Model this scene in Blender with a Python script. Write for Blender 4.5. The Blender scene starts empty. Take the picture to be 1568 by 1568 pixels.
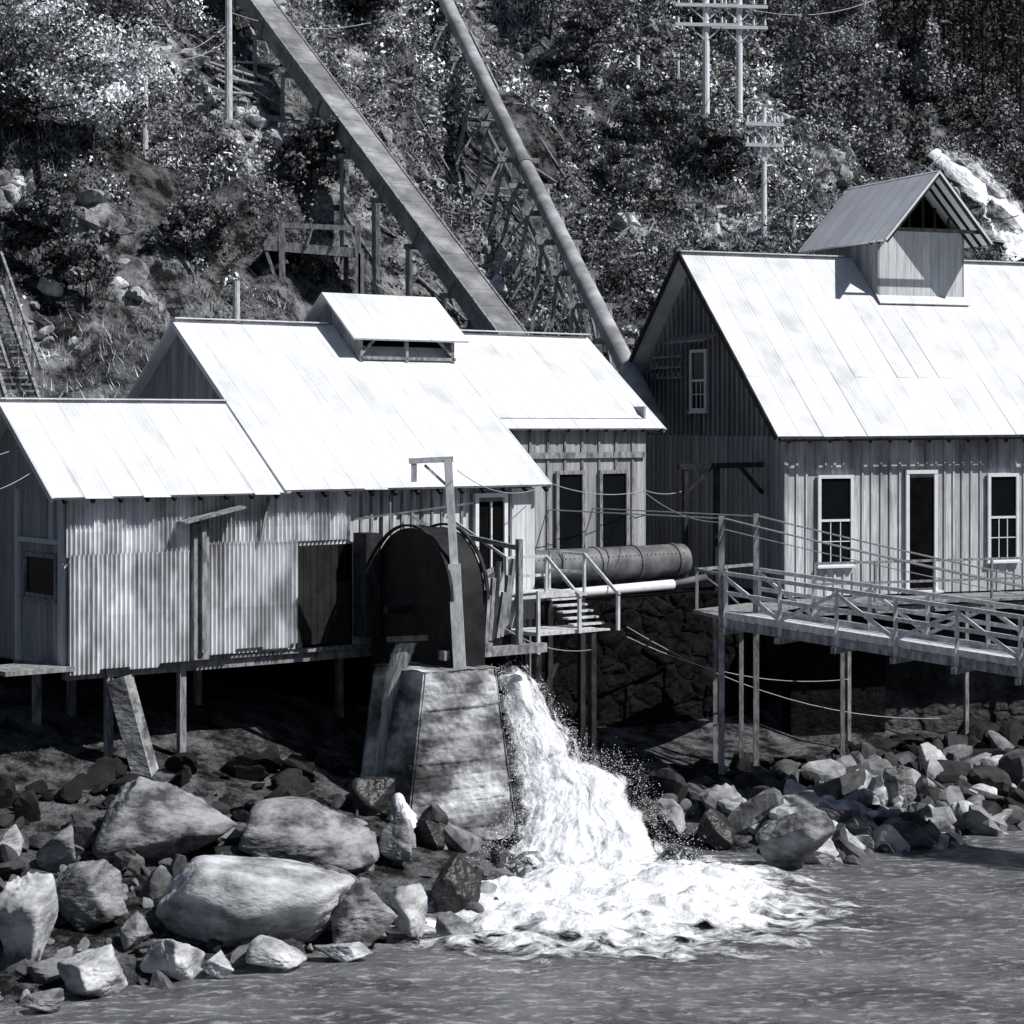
import bpy, bmesh, math, random
import numpy as np
from mathutils import Vector, Matrix
random.seed(7); rng=np.random.default_rng(7)
scene=bpy.context.scene
scene.view_settings.view_transform='Standard'; scene.view_settings.look='None'
scene.view_settings.exposure=0; scene.view_settings.gamma=1
CAMZ=9.0; FP=3250.0
# ------------------------------------------------------------ noise
def hsh(ix,iy,iz,seed):
    n=(ix.astype(np.int64)*374761393+iy.astype(np.int64)*668265263+iz.astype(np.int64)*2147483647+seed*974634777)&0xffffffff
    n=((n^(n>>13))*1274126177)&0xffffffff
    n=((n^(n>>15))*2246822519)&0xffffffff
    return (n^(n>>16))/4294967295.0
def vn(x,y,z=None,seed=0):
    x=np.asarray(x,float); y=np.asarray(y,float)
    flat=z is None
    z=np.zeros_like(x) if flat else np.asarray(z,float)
    fx,fy,fz=np.floor(x),np.floor(y),np.floor(z)
    a,b,c=x-fx,y-fy,z-fz
    a=a*a*(3-2*a); b=b*b*(3-2*b); c=c*c*(3-2*c)
    r=0
    for i in (0,1):
        for j in (0,1):
            for k in ((0,) if flat else (0,1)):
                r=r+hsh(fx+i,fy+j,fz+k,seed)*(a if i else 1-a)*(b if j else 1-b)*(1 if flat else (c if k else 1-c))
    return r
def fbm(x,y,z=None,o=4,seed=0):
    s=0;A=.5;t=0
    for i in range(o):
        s=s+A*vn(np.asarray(x)*2**i,np.asarray(y)*2**i,None if z is None else np.asarray(z)*2**i,seed+i*17); t+=A; A*=.5
    return s/t
# ------------------------------------------------------------ river-valley frame (t along river, w away from it)
OX,OY=-9.165,42.3
UX,UY=.788,.616
def tw(X,Y):
    dx=X-OX; dy=Y-OY
    return dx*UX+dy*UY, -dx*UY+dy*UX
def xy(t,w): return OX+t*UX-w*UY, OY+t*UY+w*UX
CUTS=[]
def height(X,Y):
    X=np.asarray(X,float);Y=np.asarray(Y,float)
    t,w=tw(X,Y)
    z=np.interp(w,[-700,-60,-46,-36,-33,-29,-12,-8.4,-5,-2.5,0,5,9,11,60,140,300,700],
                  [70,20,9,2.6,0,-1.5,-1.6,-.05,.75,1.2,1.8,3.4,5.8,8,47.5,105,150,170])
    near=np.clip((w+9)/6,0,1)
    ch=np.exp(-((t-10)/2.6)**2)*np.clip((w+9)/3,0,1)*np.clip((5-w)/3,0,1)
    z=z-ch*1.15
    z=z-np.clip((t-12)/4,0,1)*np.clip((w+6)/3,0,1)*np.clip((6-w)/4,0,1)*.5
    hill=np.clip((w-10)/6,0,1)
    z=z+(fbm(X/13,Y/13,o=3,seed=3)-.5)*6*hill
    z=z+(fbm(X/4.2,Y/4.2,o=3,seed=5)-.5)*3.4*hill
    z=z+(fbm(X/1.5,Y/1.5,o=3,seed=8)-.5)*(1.7*hill+.25*near)
    z=np.where(X*X+Y*Y<64,np.minimum(z,6.6),z)
    for (a,b,r,dp) in CUTS:
        d=np.array([b.x-a.x,b.y-a.y]); L2=(d**2).sum(); k=np.clip(((X-a.x)*d[0]+(Y-a.y)*d[1])/L2,0,1)
        dist=np.hypot(X-a.x-k*d[0],Y-a.y-k*d[1]); zl=a.z+(b.z-a.z)*k-dp+np.clip(dist-r,0,9)*1.2
        z=np.where((dist<r+3)&(w>9),np.minimum(z,zl),z)
    return z
def hs(X,Y): return float(height(np.array([X]),np.array([Y]))[0])
def ray(px,py,Y):
    return Vector(((px-784)/FP*Y,Y,CAMZ-(py-650)/FP*Y))
def spot(px,py,lo=34,hi=180):
    Y=np.arange(lo,hi,.15); X=(px-784)/FP*Y; Z=CAMZ-(py-650)/FP*Y
    d=Z-height(X,Y); i=np.argmax(d<0)
    return Vector((X[i],Y[i],Z[i]))
p_top=ray(388,0,spot(388,0).y-2.5); p_bot=ray(772,515,64.5)
d_=(p_top-p_bot); PA=p_bot-d_*.13; PZ=p_top+d_*.9
CUTS.append((PA,PZ,.9,.75))
# ------------------------------------------------------------ materials
def g(v,a=1): return (v*.97,v*.99,v*1.03,1)
def mat(name,lo,hi,scale=(1,1,1),ns=4,rough=.8,bump=.3,bdist=.03,bs=None,boards=None,tone=False,spec=.3,
        corr=None,p0=.35,p1=.65,metal=0,detail=5,dirt=None,rows=None,lace=None,joint=.25):
    m=bpy.data.materials.new(name); m.use_nodes=True; nt=m.node_tree; N=nt.nodes; L=nt.links
    bs_=N['Principled BSDF']; bs_.inputs['Roughness'].default_value=rough
    bs_.inputs['Specular IOR Level'].default_value=spec; bs_.inputs['Metallic'].default_value=metal
    tc=N.new('ShaderNodeTexCoord'); mp=N.new('ShaderNodeMapping'); mp.inputs['Scale'].default_value=scale
    L.new(tc.outputs['Object'],mp.inputs['Vector'])
    n1=N.new('ShaderNodeTexNoise'); n1.inputs['Scale'].default_value=ns; n1.inputs['Detail'].default_value=detail
    n1.inputs['Roughness'].default_value=.65
    L.new(mp.outputs[0],n1.inputs['Vector'])
    r=N.new('ShaderNodeValToRGB'); r.color_ramp.elements[0].position=p0; r.color_ramp.elements[1].position=p1
    r.color_ramp.elements[0].color=g(lo); r.color_ramp.elements[1].color=g(hi)
    L.new(n1.outputs['Fac'],r.inputs['Fac']); col=r.outputs['Color']
    def mul(col,fac):
        mx=N.new('ShaderNodeVectorMath'); mx.operation='SCALE'
        L.new(col,mx.inputs[0]); L.new(fac,mx.inputs['Scale']); return mx.outputs[0]
    def mth(op,a,b=None,c=None):
        q=N.new('ShaderNodeMath'); q.operation=op
        for i,s in enumerate((a,b,c)):
            if s is None: continue
            if isinstance(s,(int,float)): q.inputs[i].default_value=s
            else: L.new(s,q.inputs[i])
        return q.outputs[0]
    sp=N.new('ShaderNodeSeparateXYZ'); L.new(tc.outputs['Object'],sp.inputs[0])
    hgt=None
    if boards:
        ax,wd,amt=boards
        c=mth('FLOOR',mth('DIVIDE',sp.outputs[ax],wd))
        if rows:
            c=mth('ADD',c,mth('MULTIPLY',mth('FLOOR',mth('DIVIDE',sp.outputs[rows[0]],rows[1])),37.3))
        wn=N.new('ShaderNodeTexWhiteNoise'); wn.noise_dimensions='1D'; L.new(c,wn.inputs['W'])
        col=mul(col,mth('MULTIPLY_ADD',wn.outputs['Value'],amt,1-amt*.6))
        fr=mth('FRACT',mth('DIVIDE',sp.outputs[ax],wd))
        ed=mth('MINIMUM',fr,mth('SUBTRACT',1,fr))
        hgt=mth('MINIMUM',mth('MULTIPLY',ed,12),1)
        col=mul(col,mth('MULTIPLY_ADD',hgt,joint,1-joint))
    if dirt:
        n3=N.new('ShaderNodeTexNoise'); n3.inputs['Scale'].default_value=dirt[0]; n3.inputs['Detail'].default_value=4
        mp3=N.new('ShaderNodeMapping'); mp3.inputs['Scale'].default_value=dirt[3]; L.new(tc.outputs['Object'],mp3.inputs[0]); L.new(mp3.outputs[0],n3.inputs['Vector'])
        mr=N.new('ShaderNodeMapRange'); mr.inputs['From Min'].default_value=dirt[1]; mr.inputs['From Max'].default_value=dirt[1]+.2
        mr.inputs['To Min'].default_value=dirt[2]; mr.inputs['To Max'].default_value=1
        L.new(n3.outputs['Fac'],mr.inputs['Value']); col=mul(col,mr.outputs[0])
    if tone:
        at=N.new('ShaderNodeAttribute'); at.attribute_name='tone'; col=mul(col,at.outputs['Fac'])
    L.new(col,bs_.inputs['Base Color'])
    if lace:
        at=N.new('ShaderNodeAttribute'); at.attribute_name='dens'; fl=N.new('ShaderNodeAttribute'); fl.attribute_name='flow'
        ln=N.new('ShaderNodeTexNoise'); ln.inputs['Scale'].default_value=lace[0]; ln.inputs['Detail'].default_value=6; ln.inputs['Roughness'].default_value=.68; ln.inputs['Distortion'].default_value=lace[1]
        L.new(fl.outputs['Vector'],ln.inputs['Vector'])
        a=mth('MULTIPLY_ADD',at.outputs['Fac'],1,ln.outputs['Fac'])
        mr=N.new('ShaderNodeMapRange'); mr.inputs['From Min'].default_value=.93; mr.inputs['From Max'].default_value=1.12; L.new(a,mr.inputs['Value'])
        L.new(mr.outputs[0],bs_.inputs['Alpha'])
    if bump>0:
        n2=N.new('ShaderNodeTexNoise'); n2.inputs['Scale'].default_value=bs or ns*3; n2.inputs['Detail'].default_value=4
        L.new(mp.outputs[0],n2.inputs['Vector'])
        h=n2.outputs['Fac']
        if corr:
            sn=mth('SINE',mth('MULTIPLY',sp.outputs[corr[0]],6.2832/corr[1]))
            h=mth('MULTIPLY_ADD',sn,corr[2],h)
        if hgt is not None: h=mth('MULTIPLY_ADD',hgt,.6,h)
        if lace: h=mth('MULTIPLY_ADD',ln.outputs['Fac'],2.0,h)
        b=N.new('ShaderNodeBump'); b.inputs['Strength'].default_value=bump; b.inputs['Distance'].default_value=bdist
        L.new(h,b.inputs['Height']); L.new(b.outputs[0],bs_.inputs['Normal'])
    return m
M={}
M['roof']=mat('corrugated_roof_iron',.62,.78,(1,.35,1),1.2,rough=.6,bump=.3,bdist=.02,boards=(0,.66,.10),rows=(1,2.1),corr=(0,.11,.45),spec=.35,dirt=(1.5,.30,.84,(1,.25,1)),joint=.15)
M['corrwall']=mat('corrugated_wall_iron',.62,.92,(3,3,.5),1.5,rough=.6,bump=.3,spec=.3,boards=(0,.68,.3),rows=(2,1.7),dirt=(1.2,.36,.5,(1.5,1,.6)))
M['board']=mat('weathered_board',.42,.74,(5,5,.35),3,rough=.9,bump=.4,bdist=.01,boards=(0,.28,.4),dirt=(1.1,.34,.55,(1,1,.5)))
M['lboard']=mat('pale_board',.5,.74,(5,5,.35),3,rough=.9,bump=.4,bdist=.01,boards=(0,.28,.2))
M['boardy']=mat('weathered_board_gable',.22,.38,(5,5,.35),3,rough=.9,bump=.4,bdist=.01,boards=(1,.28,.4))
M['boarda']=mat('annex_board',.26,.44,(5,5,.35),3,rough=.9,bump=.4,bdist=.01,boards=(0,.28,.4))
M['timber']=mat('grey_timber',.10,.36,(3,3,1),3,rough=.9,bump=.5,bdist=.01)
M['dtimber']=mat('dark_timber',.012,.045,(2,2,1),3,rough=.9,bump=.5,bdist=.01,spec=.15)
M['lt']=mat('bleached_timber',.36,.68,(3,3,1),3,rough=.9,bump=.5,bdist=.01)
M['white']=mat('white_paint',.7,.82,(1,1,1),6,rough=.6,bump=.1)
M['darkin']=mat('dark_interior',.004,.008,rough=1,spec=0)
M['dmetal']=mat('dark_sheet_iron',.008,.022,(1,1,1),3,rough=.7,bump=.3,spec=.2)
M['pipe']=mat('riveted_pipe_iron',.10,.2,(1,1,1),2.5,rough=.6,bump=.3,spec=.4,dirt=(2,.4,.6,(1,1,1)))
M['pen']=mat('weathered_flume_boards',.2,.4,(1,1,1),1.2,rough=.85,bump=.4,spec=.2,dirt=(.7,.4,.55,(1,1,1)))
M['pipel']=mat('pale_pipe',.3,.5,(1,1,1),1.5,rough=.75,bump=.3,spec=.2,dirt=(1,.4,.6,(1,1,1)))
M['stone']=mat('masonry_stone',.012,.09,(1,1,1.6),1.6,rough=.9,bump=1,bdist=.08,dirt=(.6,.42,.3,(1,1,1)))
M['dstone']=mat('near_black_stone',.002,.012,(1,1,1.4),1.8,rough=.95,bump=1,bdist=.08,spec=.05)  # near-black stone tone for the retaining, rear and side walls
M['conc']=mat('stained_concrete',.12,.7,(.9,.9,1.6),.9,rough=.9,bump=.8,bdist=.04,p0=.40,p1=.62,bs=7,detail=8,dirt=(.9,.40,.3,(.7,.7,1.4)))
M['boulder']=mat('river_boulder',.05,.34,(1,1,2.2),1.3,rough=.85,bump=.9,bdist=.05,bs=7,p0=.38,p1=.62)
M['boulderl']=mat('pale_boulder',.2,.62,(1,1,2),1.1,rough=.85,bump=.7,bdist=.04,bs=7,p0=.38,p1=.6)
M['boulderd']=mat('wet_boulder',.010,.04,(1,1,1.5),1.6,rough=.4,bump=.8,bdist=.05,bs=7)
M['rip']=mat('riprap_stone',.07,.32,(1,1,1),2,rough=.9,bump=.6,bdist=.04,tone=True)
M['leaf']=mat('foliage',.14,.28,(1,1,1),.25,rough=.6,bump=0,tone=True,spec=.3,detail=2)
M['grass']=mat('dry_grass',.18,.46,(1,1,1),.3,rough=.8,bump=0,tone=True,detail=2)
M['wire']=mat('wire',.10,.16,rough=.6,bump=0)
M['wirel']=mat('bright_wire',.3,.4,rough=.6,bump=0)
def terrain_mat():
    m=bpy.data.materials.new('hillside_ground'); m.use_nodes=True; nt=m.node_tree; N=nt.nodes; L=nt.links
    b=N['Principled BSDF']; b.inputs['Roughness'].default_value=.95; b.inputs['Specular IOR Level'].default_value=.05
    tc=N.new('ShaderNodeTexCoord')
    def noise(s,d,rg=.6):
        n=N.new('ShaderNodeTexNoise'); n.inputs['Scale'].default_value=s; n.inputs['Detail'].default_value=d; n.inputs['Roughness'].default_value=rg
        L.new(tc.outputs['Object'],n.inputs['Vector']); return n.outputs['Fac']
    def ramp(f,a,b_,ca,cb):
        r=N.new('ShaderNodeValToRGB'); e=r.color_ramp.elements; e[0].position=a; e[1].position=b_; e[0].color=g(ca); e[1].color=g(cb)
        L.new(f,r.inputs['Fac']); return r.outputs['Color']
    soil=ramp(noise(1.3,6,.75),.42,.64,.010,.16)
    at=N.new('ShaderNodeAttribute'); at.attribute_name='tone'
    sc=N.new('ShaderNodeVectorMath'); sc.operation='SCALE'; L.new(soil,sc.inputs[0]); L.new(at.outputs['Fac'],sc.inputs['Scale'])
    L.new(sc.outputs[0],b.inputs['Base Color'])
    bp=N.new('ShaderNodeBump'); bp.inputs['Strength'].default_value=1; bp.inputs['Distance'].default_value=.3
    L.new(noise(2.5,5,.7),bp.inputs['Height']); L.new(bp.outputs[0],b.inputs['Normal'])
    return m
M['ground']=terrain_mat()
def water_mat():
    m=bpy.data.materials.new('river_water'); m.use_nodes=True; nt=m.node_tree; N=nt.nodes; L=nt.links
    b=N['Principled BSDF']; b.inputs['Roughness'].default_value=.22; b.inputs['Specular IOR Level'].default_value=.6
    tc=N.new('ShaderNodeTexCoord'); mp=N.new('ShaderNodeMapping'); mp.inputs['Rotation'].default_value=(0,0,math.radians(-20)); mp.inputs['Scale'].default_value=(.8,1.6,1)
    L.new(tc.outputs['Object'],mp.inputs[0])
    n=N.new('ShaderNodeTexNoise'); n.inputs['Scale'].default_value=3.2; n.inputs['Detail'].default_value=6; n.inputs['Roughness'].default_value=.65; L.new(mp.outputs[0],n.inputs['Vector'])
    n2=N.new('ShaderNodeTexNoise'); n2.inputs['Scale'].default_value=.4; n2.inputs['Detail'].default_value=6; L.new(mp.outputs[0],n2.inputs['Vector'])
    r=N.new('ShaderNodeValToRGB'); r.color_ramp.elements[0].position=.35; r.color_ramp.elements[1].position=.68
    r.color_ramp.elements[0].color=g(.06); r.color_ramp.elements[1].color=g(.20); L.new(n2.outputs['Fac'],r.inputs['Fac'])
    r2=N.new('ShaderNodeValToRGB'); r2.color_ramp.elements[0].position=.52; r2.color_ramp.elements[1].position=.72
    r2.color_ramp.elements[0].color=(0,0,0,1); r2.color_ramp.elements[1].color=(1,1,1,1); L.new(n.outputs['Fac'],r2.inputs['Fac'])
    mx=N.new('ShaderNodeMix'); mx.data_type='RGBA'; L.new(r2.outputs[0],mx.inputs[0]); L.new(r.outputs[0],mx.inputs[6]); mx.inputs[7].default_value=g(.5)
    L.new(mx.outputs[2],b.inputs['Base Color'])
    bp=N.new('ShaderNodeBump'); bp.inputs['Strength'].default_value=1; bp.inputs['Distance'].default_value=.16
    L.new(n.outputs['Fac'],bp.inputs['Height']); L.new(bp.outputs[0],b.inputs['Normal'])
    return m
M['water']=water_mat()
M['foam']=mat('white_water',.62,.9,(1,1,1),2.6,rough=.6,bump=.9,bdist=.06,bs=7,p0=.33,p1=.52,lace=(1.0,.6))
M['fall']=mat('falling_white_water',.64,.92,(1,1,.6),3,rough=.6,bump=.9,bdist=.05,bs=8,p0=.32,p1=.5,lace=(1.0,.3))
M['thin']=mat('thin_falling_water',.16,.42,(3,3,.3),3,rough=.35,bump=.6,bdist=.03,lace=(1.0,.2))
M['drop']=mat('water_droplets',.8,.9,bump=0)
# ------------------------------------------------------------ mesh helpers
def np_obj(name,V,F,m,tone=None,smooth=False,parent=None,dens=None,flow=None):
    me=bpy.data.meshes.new(name); V=np.asarray(V,np.float32); F=np.asarray(F,np.int32)
    k=F.shape[1]; me.vertices.add(len(V)); me.vertices.foreach_set('co',V.ravel())
    me.loops.add(F.size); me.loops.foreach_set('vertex_index',F.ravel())
    me.polygons.add(len(F)); me.polygons.foreach_set('loop_start',np.arange(0,F.size,k,dtype=np.int32))
    me.polygons.foreach_set('loop_total',np.full(len(F),k,np.int32))
    me.polygons.foreach_set('use_smooth',np.full(len(F),smooth,bool))
    me.update(calc_edges=True)
    if tone is not None:
        if len(tone)==len(F): a=me.attributes.new('tone','FLOAT','FACE')
        else: a=me.attributes.new('tone','FLOAT','POINT')
        a.data.foreach_set('value',np.asarray(tone,np.float32))
    if dens is not None:
        a=me.attributes.new('dens','FLOAT','POINT'); a.data.foreach_set('value',np.asarray(dens,np.float32).ravel())
        a=me.attributes.new('flow','FLOAT_VECTOR','POINT'); a.data.foreach_set('vector',np.asarray(flow,np.float32).ravel())
    me.materials.append(m); o=bpy.data.objects.new(name,me); scene.collection.objects.link(o)
    if parent: o.parent=parent
    return o
def gridF(n1,n2):
    idx=np.arange(n1*n2).reshape(n1,n2)
    return np.stack([idx[:-1,:-1],idx[:-1,1:],idx[1:,1:],idx[1:,:-1]],-1).reshape(-1,4)
def empty(name,loc=(0,0,0),rot=0):
    e=bpy.data.objects.new(name,None); e.location=loc; e.rotation_euler=(0,0,rot); scene.collection.objects.link(e); return e
class MB:
    def __init__(s): s.v=[]; s.f=[]
    def add(s,vs,fs):
        b=len(s.v); s.v+=[tuple(x) for x in vs]; s.f+=[tuple(b+i for i in f) for f in fs]
    def box(s,x0,x1,y0,y1,z0,z1):
        s.add([(x0,y0,z0),(x1,y0,z0),(x1,y1,z0),(x0,y1,z0),(x0,y0,z1),(x1,y0,z1),(x1,y1,z1),(x0,y1,z1)],
              [(0,3,2,1),(4,5,6,7),(0,1,5,4),(1,2,6,5),(2,3,7,6),(3,0,4,7)])
    def beam(s,p,q,w=.1,h=.1,up=(0,0,1)):
        p=Vector(p);q=Vector(q);d=(q-p).normalized(); u=Vector(up)
        if abs(d.dot(u))>.98: u=Vector((0,1,0))
        a=d.cross(u).normalized()*w/2; b=a.cross(d).normalized()*h/2
        s.add([p-a-b,p+a-b,p+a+b,p-a+b,q-a-b,q+a-b,q+a+b,q-a+b],
              [(0,3,2,1),(4,5,6,7),(0,1,5,4),(1,2,6,5),(2,3,7,6),(3,0,4,7)])
    def cyl(s,p,q,r1,r2=None,n=10):
        r2=r1 if r2 is None else r2
        p=Vector(p);q=Vector(q);d=(q-p).normalized(); u=Vector((0,0,1)) if abs(d.z)<.95 else Vector((0,1,0))
        a=d.cross(u).normalized(); b=a.cross(d).normalized(); vs=[]
        for c,r in ((p,r1),(q,r2)):
            for i in range(n):
                t=i*2*math.pi/n; vs.append(c+a*math.cos(t)*r+b*math.sin(t)*r)
        s.add(vs,[(i,(i+1)%n,n+(i+1)%n,n+i) for i in range(n)]+[tuple(range(n))[::-1],tuple(range(n,2*n))])
    def tube(s,pts,r,n=8):
        for a,b in zip(pts[:-1],pts[1:]): s.cyl(a,b,r,r,n)
    def slab(s,pts,th):
        n=len(pts); top=[Vector(p) for p in pts]
        nm=(top[1]-top[0]).cross(top[2]-top[0]).normalized()
        if nm.z<0: nm=-nm
        bot=[p-nm*th for p in top]
        s.add(top+bot,[tuple(range(n)),tuple(range(n,2*n))[::-1]]+[(i,(i+1)%n,n+(i+1)%n,n+i) for i in range(n)])
    def poly(s,pts): s.add(pts,[tuple(range(len(pts)))])
    def obj(s,name,m,parent=None,smooth=False,bevel=0):
        me=bpy.data.meshes.new(name); me.from_pydata(s.v,[],s.f)
        bm=bmesh.new(); bm.from_mesh(me); bmesh.ops.recalc_face_normals(bm,faces=bm.faces); bm.to_mesh(me); bm.free()
        if smooth:
            for p in me.polygons: p.use_smooth=True
        me.materials.append(m); o=bpy.data.objects.new(name,me); scene.collection.objects.link(o)
        if parent: o.parent=parent
        if bevel:
            b=o.modifiers.new('b','BEVEL'); b.width=bevel; b.segments=1; b.limit_method='ANGLE'
        return o
def sag(p,q,d,n=14):
    p=Vector(p);q=Vector(q); return [p.lerp(q,i/n)-Vector((0,0,d*4*(i/n)*(1-i/n))) for i in range(n+1)]
# ------------------------------------------------------------ terrain
def axis(a,b,st,ext):
    c=list(np.arange(a,b,st)); s=st
    lo=[];x=a
    while x>-ext: s*=1.25; x-=s; lo.append(x)
    hi=[];x=b;s=st
    while x<ext: hi.append(x); s*=1.25; x+=s
    return np.array(lo[::-1]+c+hi)
OUT=[(1510,320,75,75,7),(1445,262,30,25,6),(390,225,70,45,5),(270,110,90,40,4),(90,490,60,40,3.5),(1100,330,80,35,4.5),(760,75,60,30,4.5),(440,40,60,40,4),(700,320,50,20,4),(610,240,50,60,3.5),(1290,270,40,50,3.5),(990,360,60,25,3.5),(150,380,60,30,3),(560,150,40,40,3.5),(40,320,40,20,3),(1210,190,40,40,3),(860,150,50,40,3),(930,240,60,30,3),(200,440,70,20,3),(1000,60,40,30,3),(740,400,40,40,3)]
OUTP=[(spot(a,b),c,d,e) for a,b,c,d,e in OUT]
ta=axis(-14,96,.26,650); wa=axis(-13,56,.26,650)
T,W=np.meshgrid(ta,wa); GX,GY=xy(T,W); GZ=height(GX,GY)
tone=np.where(W<10,.5,1.0)*np.where((T>66)&(W>8),.4,1)*np.where((W<7)&(W>-7)&(T>8),.04,1)*np.where((W<9)&(W>-3.8)&(T<=8),.04,1)*np.where((W<=-3.8)&(W>-10)&(T<=8),.35,1)  # near-black values under mill and landing: shade put into the ground colour
pat=fbm(GX/2.2,GY/2.2,o=4,seed=71)
tone=np.where(W>10,tone*(.5+2.3*np.clip((fbm(GX/5,GY/5,o=3,seed=72)-.42)*3,0,1)),tone)
for p,a,b,e in OUTP:
    sx=a*p.y/FP; sy=b*p.y/FP*2.2
    d=((GX-p.x)/sx)**2+((GY-p.y)/sy)**2
    k=np.clip(1.6-d,0,1)*np.clip((pat-.42)*6,0,1)
    tone=np.maximum(tone,1+k*(e-1)) if e<6 else np.maximum(tone,1+np.clip(1.8-d,0,1)*(e-1)*np.clip((pat-.3)*4,0,1))
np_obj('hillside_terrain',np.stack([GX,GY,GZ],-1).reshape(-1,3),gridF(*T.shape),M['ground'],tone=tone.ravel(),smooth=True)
ta=axis(-14,32,.14,620); wa=np.concatenate([np.arange(-48,-22,.8),np.arange(-22,-4,.14),np.array([-3,0.,4,8])])
T,W=np.meshgrid(ta,wa); X,Y=xy(T,W)
amp=np.clip(1-np.abs(W+14)/40,0,1)
Z=((fbm(X/1.5,Y/.8,o=3,seed=21)-.5)*.16+(fbm(X/.45,Y/.3,o=2,seed=25)-.5)*.06)*amp
Z=np.where((W>-5),-.04,Z)
np_obj('river_water',np.stack([X,Y,Z],-1).reshape(-1,3),gridF(*T.shape),M['water'],smooth=True)
# ------------------------------------------------------------ rocks
_ico={}
def ico(n):
    if n not in _ico:
        bm=bmesh.new(); bmesh.ops.create_icosphere(bm,subdivisions=n,radius=1)
        V=np.array([v.co[:] for v in bm.verts]); Fc=np.array([[v.index for v in f.verts] for f in bm.faces]); bm.free(); _ico[n]=(V,Fc)
    return _ico[n]
def rockmesh(size,seed,sub=4,npl=13,rot=0,tilt=0,round_=.0,k=38,dmin=.42,dmax=.92):
    V,Fc=ico(sub); r=np.random.default_rng(seed)
    n=r.normal(size=(npl,3)); n/=np.linalg.norm(n,axis=1)[:,None]; d=r.uniform(dmin,dmax,npl)
    dp=np.maximum(V@n.T,.05); q=np.minimum(d/dp,4)
    rad=-np.log(np.exp(-k*q).sum(1)+math.exp(-k*1.12))/k
    rad=rad*(1-round_)+round_*.85
    if sub>=4:
        o=r.uniform(0,50,3)
        rad=rad+(fbm(V[:,0]*2+o[0],V[:,1]*2+o[1],V[:,2]*2+o[2],3,seed)-.5)*.14+(fbm(V[:,0]*8+o[0],V[:,1]*8,V[:,2]*14,3,seed+3)-.5)*.07
        P=V*rad[:,None]
        P=P/np.abs(P).max(0)
        P=P*np.array(size)
    else: P=V*rad[:,None]*np.array(size)
    P=P@np.array(Matrix.Rotation(tilt,3,'X')).T@np.array(Matrix.Rotation(rot,3,'Z')).T
    return P,Fc
def boulder(px,pyb,wpx,hpx,seed,m='boulder',dep=1.0,round_=.0,sub=5,name='boulder'):
    p=spot(px,pyb); Y=p.y
    if p.z<0: Y=CAMZ*FP/(pyb-650)
    base=ray(px,pyb,Y); sc=Y/FP
    sx=wpx*sc/2; sz=hpx*sc/2*1.15; sy=(sx*.6+sz*.4)*dep
    if round_>.3: P,Fc=rockmesh((sx,sy,sz),seed,sub,npl=13,round_=round_*.3,k=34,dmin=.52)
    else: P,Fc=rockmesh((sx,sy,sz),seed,sub,npl=11,round_=0,k=90,dmin=.36,dmax=.62)
    o=np_obj(name,P,Fc,M[m],smooth=True); o.location=(base.x,Y+sy*.5,base.z+sz*.72)
    return o
B=[(240,1325,240,155,1,'boulder',.9,.0),(455,1335,260,105,2,'boulder',1,.4),(385,1452,310,140,3,'boulderl',.9,.6),
(545,1452,130,116,4,'boulder',.9,.0),(630,1445,85,90,5,'boulderl',1,0),(692,1415,92,135,6,'boulderd',.9,0),(130,1432,165,112,7,'boulder',1,.0),
(22,1505,110,165,8,'boulderl',1,.2),(80,1340,75,75,9,'boulder',1,.1),(12,1335,70,75,10,'boulderl',1,.1),(135,1530,115,82,11,'boulderl',1,0),
(262,1505,110,66,12,'boulderl',1,.2),(335,1502,48,40,13,'boulderl',1,.3),(430,1490,105,55,14,'boulderl',1,.1),(530,1480,112,42,15,'boulderl',1,.1),
(612,1335,70,80,16,'boulder',1,0),(1200,1335,165,98,17,'boulder',.8,0),(1010,1290,80,60,18,'boulderd',1,.0),(1035,1330,60,45,19,'boulderd',1,.0),
(200,1460,60,60,20,'boulder',1,0),(345,1340,90,40,21,'boulderd',1,0),(700,1445,70,45,22,'boulder',1,0),(45,1440,60,60,25,'boulder',1,0),
(560,1320,70,60,26,'boulderd',1,0),(1095,1300,70,60,27,'boulderd',1,0),(60,1555,70,40,28,'boulder',1,.1),(180,1390,70,50,31,'boulder',1,0),
(1250,1325,70,50,35,'boulderl',1,0),(1385,1240,60,70,36,'boulder',1,0),(1430,1200,50,60,37,'boulderl',1,0),(580,1250,90,70,38,'boulderd',1,0),(660,1300,60,50,39,'boulderd',1,0),(1310,1290,90,50,40,'boulder',1,0)]
for b in B: boulder(b[0],b[1],b[2],b[3],b[4]*13+1,b[5],b[6],round_=b[7])
def rockmass(name,pts,sizes,m,seed,sub=2,tone=(.5,1.5),tones=None,sink=0):
    VV=[];FF=[];TT=[];o=0; r=np.random.default_rng(seed)
    for i,(p,s) in enumerate(zip(pts,sizes)):
        P,Fc=rockmesh((s*r.uniform(.7,1.9),s*r.uniform(.6,1.4),s*r.uniform(.5,1.5)),seed+i,sub,9,rot=r.uniform(0,6.28),tilt=r.uniform(-.9,.9),k=90,dmin=.3,dmax=.7)
        VV.append(P+np.array(p)); FF.append(Fc+o); o+=len(P); TT.append(np.full(len(Fc),tones[i] if tones else r.uniform(*tone)))
    return np_obj(name,np.vstack(VV),np.vstack(FF),m,tone=np.concatenate(TT))
def HS(L_): 
    A_=np.array(L_); return height(A_[:,0],A_[:,1])
raw=[]
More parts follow.
